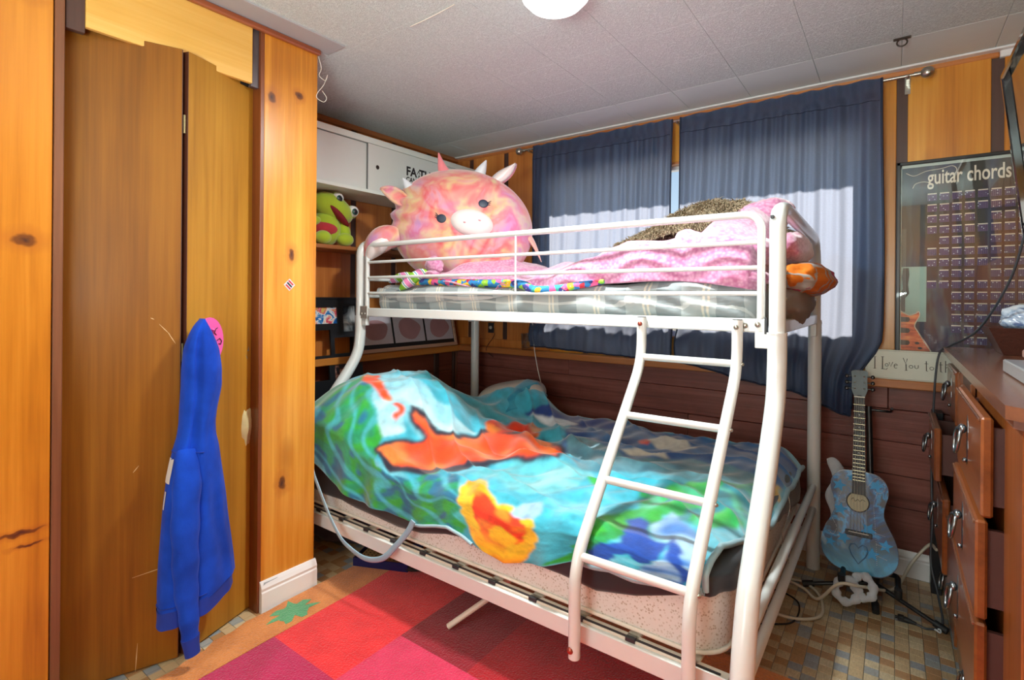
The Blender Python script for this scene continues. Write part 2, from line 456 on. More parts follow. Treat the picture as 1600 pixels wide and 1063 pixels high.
# window frame and panes
win = struct('window_1', ((WX0+WX1)/2, .05, WZ0))
WF = simple('window_frame', '#e6e4e0', .35, var=.02)
f = MB(); f.box(WX0, WX1, .03, .08, WZ0, WZ0+.04, .003); f.box(WX0, WX1, .03, .08, WZ1-.03, WZ1, .003)
f.box(WX0, WX0+.03, .03, .08, WZ0, WZ1, .003); f.box(WX1-.03, WX1, .03, .08, WZ0, WZ1, .003)
f.build('window_frame', WF, win)
MB().box(1.655, 1.69, .03, .08, WZ0+.04, WZ1-.03, .003).build('mullion', WF, win)
def t_glass():
    t = NT('window_glass'); tr = t.new('ShaderNodeBsdfTransparent'); gl = t.new('ShaderNodeBsdfGlossy'); gl.inputs['Roughness'].default_value = .02
    fr = t.new('ShaderNodeFresnel'); fr.inputs[0].default_value = 1.45; mx = t.new('ShaderNodeMixShader')
    t.link(fr.outputs[0], mx.inputs[0]); t.link(tr.outputs[0], mx.inputs[1]); t.link(gl.outputs[0], mx.inputs[2]); t.link(mx.outputs[0], t.out.inputs[0]); return t.m
GLASS = t_glass()
MB().box(WX0+.03, 1.655, .052, .056, WZ0+.04, WZ1-.03).build('pane', GLASS, win)
MB().box(1.69, WX1-.03, .052, .056, WZ0+.04, WZ1-.03).build('pane', GLASS, win)
# light timber lining of the opening
ln = MB(); ln.box(WX0-.0, WX0+.012, -.02, .03, WZ0, WZ1); ln.box(WX1-.012, WX1, -.02, .03, WZ0, WZ1); ln.box(WX0, WX1, -.02, .03, WZ1-.012, WZ1); ln.box(WX0, WX1, -.02, .03, WZ0, WZ0+.012)
ln.build('lining', TRIM, win)

# ------------------------------------------------------------------ left wall of the alcove
wl = struct('wall_left')
MB().box(-.12, -.02, -4.3, .12, -.05, ZC+.05).build('backing', simple('wall_backing', '#3a2620', .7), wl)
c0 = -.0; ys = []
for k in range(6): ys.append(-.275-.31*k if 0 else -.29-.31*k)
prev = 0.0
for c in ys:
    if c < -1.62: break
    for (za, zb) in ((.83, ZC),):
        MBx(wl, c+.02, prev, za, zb, 0.0, 'y', PINE_R)
    MB().box(-.02, -.008, c-.02, c+.02, .83, ZC).build('batten', BATTEN, wl); prev = c-.02
MBx(wl, -1.62, prev, .83, ZC, 0., 'y', PINE_R)
zl = [.105, .26, .40, .54, .665, .818]
for r in range(5):
    cuts = [-1.62]+[[-.8], [-.5], [-1.0], [-.21], [-.21]][r]+[-.03]
    for a, b in zip(cuts[:-1], cuts[1:]):
        MB().box(-.02, random.uniform(-.001, .002), a+.001, b-.001, zl[r]+.001, zl[r+1]-.001, .002).build('plank', PLANK_Y, wl)
MB().box(0, .012, -.235, -.19, .105, .815, .002).build('corner_strip', BATTEN, wl)
MB().box(0, .02, -.05, -.02, .105, .815, .002).build('corner_strip', BATTEN, wl)
MB().box(0, .125, -1.60, -.095, .812, .852, .004).build('ledge', LEDGE_Y, wl)
MB().box(0, .022, -1.60, 0, ZC-.03, ZC, .004).build('moulding', TRIM_Y, wl)
bl = struct('baseboard_left')
MB().prism(base_profile(), (0.0, -1.60, 0), (1, 0, 0), (0, 0, 1), -1.6).build('moulding', BPM, bl)

def knotted(name, base, knots, streak='#7a3a16'):
    m = base.copy(); m.name = name; t = NT.__new__(NT); t.m = m; t.t = m.node_tree; t.n = t.t.nodes; t.b = [n for n in t.n if n.type == 'BSDF_PRINCIPLED'][0]
    src = t.b.inputs['Base Color'].links[0].from_socket; ge = t.new('ShaderNodeNewGeometry')
    wob = t.vmath('SUBTRACT', t.noise(ge.outputs['Position'], 26, 2).outputs[1], (.5, .5, .5)); wob = t.vmath('MULTIPLY', wob, (.03, .03, .03))
    pos = t.vmath('ADD', ge.outputs['Position'], wob); c = src
    for (y, z, ry, rz) in knots:
        v = t.vmath('MULTIPLY', t.vmath('SUBTRACT', pos, (0, y, z)), (0, 1/ry, 1/rz)); L = t.new('ShaderNodeVectorMath', operation='LENGTH'); t.link(v, L.inputs[0]); d = L.outputs['Value']
        c = t.mix(t.ramp(t.math('MULTIPLY', d, .25), [(.2, .55), (.62, 0.)]), c, '#a85a1e'); c = t.mix(t.ramp(t.math('MULTIPLY', d, .25), [(.18, .85), (.27, 0.)]), c, '#5e3018'); c = t.mix(t.ramp(t.math('MULTIPLY', d, .25), [(.0, 1.), (.14, 0.)]), c, '#3a2020')
    t.link(c, t.b.inputs['Base Color']); return m
# ------------------------------------------------------------------ closet partition
XC = .68
wc = struct('wall_closet', (XC, -2.0, 0))
def bld(mb, name, mat, par, **k): return mb.build(name, mat, par, **k)
bld(MB().box(XC-.02, XC, -1.828, -1.605, 0, ZC, .002), 'board', knotted('pine_post', PINE, [(-1.80, 1.945, .020, .022), (-1.685, 1.984, .014, .016), (-1.715, 1.351, .014, .022), (-1.745, .462, .016, .026)]), wc)
bld(MB().box(XC-.09, XC-.0, -1.842, -1.828, 0, ZC, .001), 'jamb', wood('jamb_orange', '#8a4a24', '#6e3618', '#4a2412', 2, .4), wc)
bld(MB().box(.0, XC-.02, -1.625, -1.605, 0, ZC, .002), 'side_panel', PINE_R, wc)
bld(MB().box(XC-.02, XC-.003, -2.365, -1.872, 1.972, ZC, .002), 'header_board', PINE_H, wc)
bld(MB().box(XC-.035, XC-.015, -1.872, -1.842, 1.965, ZC, .001), 'bracket_strip', simple('zinc', '#6d6468', .45, .6, bump=.1), wc)
bld(MB().box(XC-.05, XC-.03, -1.9, -1.842, 1.97, ZC, .001), 'backing', BLACK, wc)
bld(MB().box(XC-.03, XC-.01, -2.41, -2.365, 1.955, ZC, .001), 'batten', BATTEN, wc)
bld(MB().box(.58, .64, -2.42, -1.85, 1.995, 2.02, .001), 'door_track', simple('track', '#4a4038', .5, .5), wc)
bld(MB().box(XC-.09, XC+.004, -2.436, -2.414, 0, ZC, .002), 'jamb', JAMB, wc)
bld(MB().box(XC-.02, XC-.001, -2.60, -2.438, 0, ZC, .002), 'board', knotted('pine_post_left', PINE_D, [(-2.495, 1.335, .030, .018), (-2.50, 2.02, .028, .02), (-2.50, .535, .055, .006), (-2.48, .50, .03, .004)]), wc)
for k in range(5):
    a = -2.60-.31*k; bld(MB().box(XC-.02, XC, a-.31+.04, a-.04+.04, 0, ZC, .002), 'board', PINE_D, wc) if a-.31 > -4.3 else None
bld(MB().box(XC-.09, XC-.045, -4.2, -2.436, 0, ZC), 'backing', BLACK, wc)
bld(MB().box(XC-.003, XC+.019, -2.366, -1.6, ZC-.028, ZC-.006, .006), 'moulding', wood('moulding_rb', '#a65c34', '#8a4526', '#5c2c18', 1, .3), wc)
bld(MB().box(XC-.003, XC+.019, -4.2, -2.366, ZC-.028, ZC-.006, .006), 'moulding', MATS['moulding_rb'], wc)
bld(MB().box(.0, .04, -2.45, -1.63, 0, ZC), 'closet_back', simple('closet_dark', '#241a16', .8), wc)
bld(MB().box(.0, .6, -2.47, -2.44, 0, ZC), 'closet_back', simple('closet_dark', '#241a16', .8), wc)
bc = struct('baseboard_closet', (XC, -1.7, 0))
pf = [(a*1.1, b*1.06) for a, b in base_profile()]
MB().prism(pf, (XC, -1.833, 0), (1, 0, 0), (0, 0, 1), -.232).build('moulding', BPM, bc)
MB().prism([(x, z) for x, z in [(-.09, 0), (-.09, .108), (.0, .108), (.0, 0)]], (XC, -1.6, 0), (1, 0, 0), (0, 0, 1), .0001).build('end_cap', BPM, bc)
# chipped paint patch on top of it
MB().prism([(.002, .002), (.012, .005), (.03, .0065), (.055, .0075), (.062, .0095), (.03, .0095), (.006, .011)], (XC+.0125, -1.826, .0995), (0, 1, 0), (-.45, 0, .9), .0012).build('paint_chip', simple('chip', '#a9adb2', .6), bc)

# bifold doors
def leaf(name, a, b, z0, z1, mat):
    d = struct(name, (a[0], a[1], 0)); a = Vector((*a, 0)); b = Vector((*b, 0)); t = (b-a).normalized(); n = Vector((t.y, -t.x, 0))
    if n.x < 0: n = -n
    c = (a+b)/2-n*.014; L = (b-a).length/2
    MB().obox((c.x, c.y, (z0+z1)/2), t, n, (0, 0, 1), L-.001, .0135, (z1-z0)/2, .001).build('panel', mat, d)
    for e in (-1, 1):
        cc = c+t*(L-.0005)*e
        MB().obox((cc.x, cc.y, (z0+z1)/2), t, n, (0, 0, 1), .0012, .0133, (z1-z0)/2-.001, 0).build('edge_strip', DARKW, d)
    return d, t, n
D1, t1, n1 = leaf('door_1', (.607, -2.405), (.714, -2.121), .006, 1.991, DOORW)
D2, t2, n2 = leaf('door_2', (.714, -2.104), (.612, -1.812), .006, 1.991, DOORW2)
for z in (1.75, 1.0, .25):
    MB().tube([(.706, -2.1125, z-.03), (.706, -2.1125, z+.03)], .005, 8).build('hinge', simple('hinge_metal', '#8a7a58', .4, .8), D1)
# scratches (pale marks in the veneer)
sc = simple('scratch', '#d8b482', .6)
def scratch(p, q, w=.0012):
    # marks lie on door_1's face: u along the leaf, z height
    A = Vector((.607, -2.405, 0))+t1*p[0]+n1*.0003; B = Vector((.607, -2.405, 0))+t1*q[0]+n1*.0003
    A.z = p[1]; B.z = q[1]; dv = (B-A).normalized(); s_ = dv.cross(n1)*w
    return MB().add([A-s_*.3, A+s_*.3, (A+B)/2+s_, B+s_*.2, B-s_*.2, (A+B)/2-s_], [(0, 1, 2, 3, 4, 5)])
for p, q in (((.222, 1.115), (.232, 1.11)), ((.245, 1.095), (.275, 1.06)), ((.27, 1.065), (.29, 1.03)), ((.18, .63), (.195, .65)), ((.18, .30), (.29, .315)), ((.19, .0), (.195, .09))):
    scratch(p, q).build('scratch', sc, D1)

# ------------------------------------------------------------------ the rest of the room, out of frame
wr = struct('wall_right', (3.3, -2, 0))
MB().box(3.3, 3.4, -4.3, .12, 0, ZC).build('backing', simple('wall_backing', '#3a2620', .7), wr)
for k in range(14):
    MBx(wr, -.31*(k+1)+.02, -.31*k-.02, 0.0, ZC, 3.3, 'y', PINE) if -.31*(k+1) > -4.3 else None
wf = struct('wall_front', (2, -4.2, 0))
MB().box(.6, 3.4, -4.3, -4.2, 0, ZC).build('backing', simple('wall_backing', '#3a2620', .7), wf)
for k in range(9):
    a = .68+.31*k; MB().box(a, min(a+.27, 3.3), -4.2, -4.18, 0, ZC, .002).build('board', PINE, wf)
gr = struct('ground_outside_added', (1.6, 6, -.3)); gr.name = 'floor_outside_added'
OG = simple('added_outside_ground', '#cfcabf', .9)
MB().box(-8, 12, .50, 20, .9, 1.447).build('sun_blocking_ground', OG, gr)  # unseen raised ground, added to cut the sun off the lower curtain
MB().box(.2, 3.2, .12, .50, .80, .86).build('added_window_well', OG, gr)  # floor of the added well, unseen from inside
MB().box(-1, 4.4, .12, .66, 2.225, 2.27).build('sun_blocking_eave', simple('sun_blocker_paint', '#d8d4cc', .6), gr)  # unseen eave added to hold the top line of the sun patch

# ------------------------------------------------------------------ rug
#RUG
def t_rug(name, c1, c2):
    t = NT(name); n = t.noise(t.coord(), 9, 5, .65); n2 = t.noise(t.coord(), 160, 2)
    k = t.math('ADD', t.math('MULTIPLY', n.outputs[0], .7), t.math('MULTIPLY', n2.outputs[0], .3))
    t.col(t.ramp(k, [(.35, c2), (.6, c1)])); t.set(Roughness=.95); t.b.inputs['Sheen Weight'].default_value = .4
    t.b.inputs['Specular IOR Level'].default_value = .1
    t.bump(n2.outputs[0], .8, .006); return t.m
RO = t_rug('rug_orange', '#e08a44', '#c06e30'); RR = t_rug('rug_red', '#f02a30', '#d81a26'); RM = t_rug('rug_magenta', '#c41a58', '#ac1248')
RP = t_rug('rug_pink', '#e23460', '#cc2850'); RD = t_rug('rug_maroon', '#9c0c28', '#82081e'); RC = t_rug('rug_crimson', '#bc1024', '#9e0a1c'); RG = t_rug('rug_green', '#5fae78', '#4c9466')
RO2 = t_rug('rug_orange_deep', '#b4542a', '#963c1c')
rug = thing('rug', 'patchwork rug of red, crimson and magenta blocks with an orange border', 'rug', (1.8, -1.9, 0))
def rug_piece(name, poly, mat, z=.014):
    me = bpy.data.meshes.new('m'); bm = bmesh.new()
    bot = [bm.verts.new((x, y, .0005)) for x, y in poly]; tp = [bm.verts.new((x, y, z)) for x, y in poly]
    bm.faces.new(tp); k = len(poly)
    for i in range(k): bm.faces.new((bot[i], bot[(i+1) % k], tp[(i+1) % k], tp[i]))
    bmesh.ops.recalc_face_normals(bm, faces=bm.faces)
    mb = MB(); bm.verts.ensure_lookup_table(); mb.add([v.co for v in bm.verts], [tuple(v.index for v in f.verts) for f in bm.faces]); bm.free()
    bpy.data.meshes.remove(me)
    return mb.build(name, mat, rug)
X0 = .705
rug_piece('border', [(X0+.012, -1.04), (X0-.008, -1.40), (X0, -1.62), (X0+.004, -1.75), (X0+.012, -1.82), (X0+.01, -1.9), (X0+.03, -1.96), (X0+.028, -2.02), (X0+.055, -2.06), (X0+.06, -2.12), (X0+.075, -2.16), (X0+.08, -2.7), (X0+.20, -2.7), (X0+.17, -1.9), (X0+.16, -1.5), (X0+.13, -1.17), (2.95, -1.17), (3.0, -1.04)], RO)
rug_piece('block', [(X0+.13, -1.17), (X0+.16, -1.5), (X0+.172, -1.885), (1.22, -1.885), (1.22, -1.17)], RR)
rug_piece('block', [(X0+.172, -1.885), (X0+.20, -2.7), (1.50, -2.7), (1.42, -1.885)], RM)
rug_piece('block', [(1.22, -1.62), (1.22, -1.885), (1.42, -1.885), (1.62, -1.885), (1.62, -1.62)], RP)
rug_piece('block', [(1.22, -1.17), (1.22, -1.62), (1.52, -1.62), (1.52, -1.17)], RD)
rug_piece('block', [(1.52, -1.17), (1.52, -1.62), (2.25, -1.62), (2.25, -1.17)], RC)
rug_piece('block', [(1.62, -1.62), (1.62, -1.885), (1.42, -1.885), (1.5, -2.7), (2.95, -2.7), (2.95, -1.62)], RR)
rug_piece('block', [(2.25, -1.17), (2.25, -1.62), (2.95, -1.62), (2.95, -1.17)], RO2)
gp = []
for k in range(28):
    a = 2*PI*k/28; rr_ = 1+.28*math.sin(7*a)+.18*math.sin(11*a+1)
    gp.append((X0+.088+.052*rr_*math.cos(a), -1.765+.075*rr_*math.sin(a)))
me = rug_piece('paint_stain', gp, RG, .0152); me['label'] = 'green paint stain on the orange border'

# ------------------------------------------------------------------ bunk bed frame (white tubular steel)
BW = simple('bed_white', '#dde2e2', .28, var=.02, coat=.3)
BEIGE = simple('bed_beige', '#ded6c8', .35, var=.02)
BOLT = simple('bolt_rust', '#a8564a', .35, .8); BOLTS = simple('bolt_steel', '#a9a8a0', .3, .9); PLUGB = simple('plug_dark', '#2c2e33', .5)
XL, XR, YF, YB, YL = .34, 2.31, -1.12, -.19, -1.545
bed = thing('bunk_bed', 'white tubular steel bunk bed with narrow top bunk, wide lower bunk and slanting ladder', 'bunk bed', (1.3, -.85, 0))
def end_frame(x):
    # wide arch over the top bunk: front post top to rear post
    pts = fillet([(x, YF, 1.02), (x, YF, 1.452), (x, YF+.10, 1.478), (x, YB-.06, 1.455), (x, YB, 1.36), (x, YB, 1.08)], .07, 8)
    MB().tube(pts, .0235, 14).build('end_arch', BW, bed)
    # front leg: S bend out to the wide lower bunk
    low = bez([(x, YF, 1.09), (x, YF-.001, .985), (x, YF-.03, .87), (x, YF-.16, .70), (x, YF-.30, .54), (x, YF-.375, .44), (x, YF-.43, .27), (x, YF-.445, .12), (x, YF-.445, .0)], 8)
    MB().tube(low, .0275, 16).build('leg', BW, bed)
    MB().tube([(x, YB, 0), (x, YB, 1.10)], .027, 16).build('leg', BW, bed)
    for y in (YF, YB): MB().tube([(x, y, 1.085), (x, y, 1.09)], .0285, 16).build('collar', BW, bed)
    for z in (1.28, 1.19): MB().tube([(x, YF+.02, z), (x, YB-.02, z)], .009, 10).build('end_rail', BW, bed)
    MB().box(x-.012, x+.012, YF+.02, YB-.02, 1.085, 1.125, .003).build('end_rail', BW, bed)
    for z in (.365, .265): MB().tube([(x, YL+.02, z), (x, YB-.02, z)], .0145, 12).build('end_rail', BW, bed)
    s = -1 if x > 1 else 1
    MB().box(x+s*.01, x+s*.06, YF-.012, YF+.012, 1.04, 1.09, .002).build('bracket', BW, bed)
    MB().box(x-.012, x+.012, YB-.06, YB-.01, 1.03, 1.085, .002).build('bracket', BW, bed)
end_frame(XL); end_frame(XR)
# upper side rails
for y in (YF, YB):
    MB().box(XL+.03, XR-.03, y-.011, y+.011, 1.088, 1.130, .003).build('side_rail', BW, bed)
    MB().box(XR-.033, XR-.027, y-.0125, y+.0125, 1.084, 1.134, 0).build('rail_cap', PLUGB, bed)
# front guard
gx0, gx1 = XL+.055, XR-.045
gd = fillet([(gx0, YF, 1.13), (gx0, YF, 1.452), (gx1, YF, 1.452), (gx1, YF, 1.13)], .055, 8)
MB().tube(gd, .0118, 12).build('guard_frame', BW, bed)
for z in (1.365, 1.287, 1.207): MB().tube([(gx0, YF, z), (gx1, YF, z)], .0072, 10).build('guard_bar', BW, bed)
MB().tube([(1.34, YF-.004, 1.205), (1.34, YF-.004, 1.452)], .0042, 8).build('guard_strut', BW, bed)
gb = fillet([(gx0, YB, 1.13), (gx0, YB, 1.34), (gx1, YB, 1.34), (gx1, YB, 1.13)], .055, 8)
MB().tube(gb, .0105, 12).build('guard_frame', BW, bed)
MB().tube([(gx0, YB, 1.24), (gx1, YB, 1.24)], .0072, 10).build('guard_bar', BW, bed)
# corner brackets with bolts at the left front post
MB().box(XL+.012, XL+.075, YF-.016, YF-.0115, 1.075, 1.14, .001).build('bracket', simple('bracket_steel', '#c9c8c4', .35, .6), bed)
def bolt(x, y, z, r, mat, n=(0, -1, 0)):
    MB().lathe([(0, .006), (r*.45, .006), (r*.75, .0045), (r, .001), (r, -.004)], (x, y, z), n, 14).build('bolt', mat, bed)
for x, z in ((XL+.03, 1.10), (XL+.055, 1.10)): bolt(x, YF-.016, z, .007, BOLTS)
for x, z in ((2.222, 1.108), (2.258, 1.112)): bolt(x, YF-.012, z, .009, BOLTS)
bolt(XR-.005, YF-.445-.0265, .215, .011, BOLT); bolt(XL, YF-.445-.0265, .215, .011, BOLT)
MB().obox((XR-.012, YF-.014, 1.437), (1, 0, 0), (0, 1, 0), (0, 0, 1), .005, .010, .005, .001).build('plug', PLUGB, bed)
# slats carrying the upper mattress
for k in range(11):
    x = XL+.10+k*.178; MB().box(x-.012, x+.012, YF+.011, YB-.011, 1.092, 1.104, .002).build('slat', BEIGE, bed)
# lower frame
MB().box(XL+.03, XR-.03, YL-.008, YL+.010, .215, .268, .003).build('side_rail', BW, bed)
MB().box(XL+.03, XR-.03, YL+.002, YL+.03, .268, .276, .002).build('rail_lip', BEIGE, bed)
MB().box(XL+.03, XR-.03, YB-.01, YB+.008, .215, .268, .003).build('side_rail', BW, bed)
MB().box(XR-.11, XR-.03, YL-.012, YL-.008, .20, .285, .001).build('rail_plate', BW, bed)
for k in range(12):
    x = XL+.12+k*.157; MB().box(x-.018, x+.018, YL+.01, YB-.01, .266, .276, .002).build('slat', BEIGE, bed)
    if k % 1 == 0: MB().box(x-.014, x+.014, YL-.001, YL+.012, .270, .281, .001).build('slat_clip', PLUGB, bed)
MB().box(XL+.05, XR-.05, YL+.006, YL+.012, .276, .279, 0).build('rail_dark_strip', PLUGB, bed)  # thin dark strip along the top of the rail
MB().tube([(1.335, -1.505, .03), (1.46, -1.40, .14), (1.52, -1.34, .215)], .011, 6).build('loose_strut', BEIGE, bed, label='loose hollow strut sticking out from under the side rail')
MB().tube([(1.3349, -1.5051, .0299), (1.3345, -1.5055, .0295)], .0075, 6).build('strut_hole', PLUGB, bed)
# ladder
def ladder_path(x): return fillet([(x, YF-.026, 1.125), (x, YF-.026, .975), (x, -1.602, .46), (x, -1.602, .205)], .08, 8)
def lad_y(z):
    P = ladder_path(0)
    for a, b in zip(P[:-1], P[1:]):
        if b.z <= z <= a.z: return a.y+(b.y-a.y)*(a.z-z)/max(1e-6, a.z-b.z)
    return -1.15
for x in (1.893, 2.203):
    MB().tube(ladder_path(x), .0165, 14).build('ladder_rail', BW, bed)
    MB().tube([(x, YF-.026, 1.1245), (x, YF-.026, 1.127)], .0145, 14).build('end_cap', PLUGB, bed)
    bolt(x, YF-.0425, 1.103, .008, BOLT if x < 2 else BOLTS); bolt(x-.004, -1.619, .23, .009, BOLT)
for z in (.99, .815, .648, .475):
    y = lad_y(z); MB().tube([(1.893, y, z), (2.203, y, z)], .0118, 12).build('rung', BW, bed)
    bolt(2.2195, y, z, .006, BOLTS, (1, 0, 0))

# ------------------------------------------------------------------ lower mattress, sheet
def rbox(x0, x1, y0, y1, z0, z1, rc, re, fn=None, nz_=8, seg=10, sub=14):
    """mattress: rounded vertical corners rc, rounded edges re; closed"""
    def ring(ins):
        P = []
        cs = [(x1-rc, y1-rc, 0), (x0+rc, y1-rc, PI/2), (x0+rc, y0+rc, PI), (x1-rc, y0+rc, 1.5*PI)]
        for n_, (cx, cy, a0) in enumerate(cs):
            for k in range(seg+1):
                a = a0+PI/2*k/seg; P.append((cx+(rc-ins)*math.cos(a), cy+(rc-ins)*math.sin(a)))
            nx = cs[(n_+1) % 4]; a = a0+PI/2
            p = Vector(P[-1]); b2 = nx[2]; q = Vector((nx[0]+(rc-ins)*math.cos(b2), nx[1]+(rc-ins)*math.sin(b2)))
            for k in range(1, sub): P.append(tuple(p+(q-p)*k/sub))
        return P
    rows = []
    for k in range(nz_//2+1):
        a = PI/2*k/(nz_//2); rows.append((re*(1-math.sin(a)), z0+re*(1-math.cos(a))))
    for k in range(1, 4): rows.append((0, z0+re+(z1-z0-2*re)*k/4))
    for k in range(nz_//2+1):
        a = PI/2*k/(nz_//2); rows.append((re*(1-math.cos(a)), z1-re+re*math.sin(a)))
    G = []
    for ins, z in rows: G.append([(x, y, z) for x, y in ring(ins)])
    top = ring(re); cx, cy = (x0+x1)/2, (y0+y1)/2
    for s_ in (.97, .9, .75, .5, .2, .0):
        G.append([(cx+(x-cx)*s_, cy+(y-cy)*s_, z1) for x, y in top])
    G = np.array(G)
    if fn is not None: G = fn(G)
    mb = MB(); nR, nK = len(G), len(G[0])
    vs = [tuple(p) for r_ in G for p in r_]
    mb.add(vs, [(i*nK+k, i*nK+(k+1) % nK, (i+1)*nK+(k+1) % nK, (i+1)*nK+k) for i in range(nR-1) for k in range(nK)], True)
    mb.add([tuple(p) for p in G[0]], [tuple(range(nK))[::-1]])
    return mb
def t_quilt():
    t = NT('mattress_quilt'); v = t.coord((1, 1, 1))
    w = t.new('ShaderNodeTexWave', wave_type='RINGS'); t.link(v, w.inputs['Vector']); w.inputs['Scale'].default_value = 18; w.inputs['Distortion'].default_value = 6
    w.inputs['Detail'].default_value = 1; w.inputs['Detail Scale'].default_value = 1.2
    vo = t.new('ShaderNodeTexVoronoi'); t.link(t.coord((1, 1, 1)), vo.inputs['Vector']); vo.inputs['Scale'].default_value = 125
    dots = t.ramp(vo.outputs['Distance'], [(.25, 1.), (.40, 0.)])
    k = t.math('MULTIPLY', dots, t.ramp(w.outputs[0], [(.3, .55), (.6, 1.)]))
    t.col(t.mix(k, '#dfe0dc', '#b6b0a2')); t.set(Roughness=.7); t.bump(k, -.5, .003); return t.m
QUILT = t_quilt()
mat_l = thing('mattress', 'thick cream quilted mattress of the lower bunk, under a black sheet', 'mattress', (1.3, -.85, .28))
rbox(.40, 2.255, -1.515, -.21, .279, .485, .10, .025).build('core', QUILT, mat_l)
for z in (.292, .474):
    rp = []
    for (cx, cy, a0) in ((2.155, -.31, 0), (.50, -.31, PI/2), (.50, -1.415, PI), (2.155, -1.415, 1.5*PI)):
        for k in range(9): a = a0+PI/2*k/8; rp.append((cx+.102*math.cos(a), cy+.102*math.sin(a), z))
    MB().tube(rp, .006, 6, closed=True).build('piping', simple('piping', '#e6dfd2', .6), mat_l)
SHEET = simple('black_sheet', '#1d2128', .55, var=.15, scale=8, bump=.3, sheen=.3)
#MARK1
def sheet_hem(x):
    return np.interp(x, [.38, .52, .86, 1.15, 1.25, 1.35, 1.5, 1.6, 1.72, 1.85, 1.95, 2.05, 2.12, 2.2, 2.3], [.335, .33, .325, .31, .33, .35, .375, .37, .36, .362, .35, .385, .41, .435, .44])
def comf_hem(x):
    return np.interp(x, [.38, .56, .64, .73, .89, 1.05, 1.19, 1.37, 1.49, 1.60, 1.74, 1.88, 1.97, 2.04, 2.13, 2.2, 2.3],
                     [.56, .50, .455, .42, .377, .377, .361, .405, .377, .347, .384, .435, .45, .442, .446, .455, .50])
def comf_top(x, y):
    z = .515+0*x
    r2 = ((x-.60)/.40)**2+((y+1.13)/.46)**2
    z = z+.275*np.exp(-r2**1.5)
    r3 = ((x-.88)/.20)**2+((y+.44)/.20)**2
    z = z+.15*np.exp(-r3**1.3)
    # folds running across, rumpled more in the middle
    wx = x+.05*np.sin(7*y+2)+.03*np.sin(13*y); wy = y+.05*np.sin(5*x)+.03*np.sin(11*x+1)
    amp = .006+.020*np.exp(-(((x-1.25)/.45)**2+((y+.95)/.35)**2))+.008*np.exp(-(((x-1.0)/.2)**2+((y+.5)/.2)**2))
    f = np.sin(9*wx+17*wy)+.8*np.sin(-13*wx+23*wy+1.3)+.5*np.sin(31*wx+9*wy+.5)+.35*np.sin(21*wx-37*wy)
    z = z+amp*(f*.7+.5)+.012
    g = 14*wx+30*wy+2.5*np.sin(4*wx-3*wy)+1.5*np.sin(9*wy+5*wx); z = z+(.0035+.25*amp)*(1-np.abs(np.sin(g*.5)))**3*2.2+.0035*np.sin(55*wx-20*wy+3*np.sin(8*wy))
    z = z-6.0*np.clip(x-2.17, 0, 1)**2
    return z
def comf(u, v):
    s = np.clip((v-.70)/.30, 0, 1); a = np.clip(v/.70, 0, 1)
    y = -.30+(-1.468+.30)*a
    yb = .03*np.sin(5*u*3)+.10*np.clip(.35-u, 0, 1)
    y = y+(1-a)*yb
    xe = 2.215+.06*smooth(0, 1, np.clip((-y-1.5)*-1/.5, 0, 1))
    x = .385+u*(xe-.385)
    zt = comf_top(x, y); zh = comf_hem(x)
    bul = .060*np.sin(np.minimum(s*3.0, 1)*np.pi/2)
    zz = zt*(1-s)+zh*s
    fold = (.5+.5*np.sin(x*19+2.2*np.sin(x*7)))*.020*smooth(.1, 1, s)+.003*np.sin(x*47)*smooth(.3, 1, s)
    y = y-bul-fold*(s > 0)-.02*s*np.exp(-((x-.7)/.35)**2)
    z = zz+.012*(1-s)*0
    # hump bulges past the edge
    x = x-.0*s
    return x, y, z
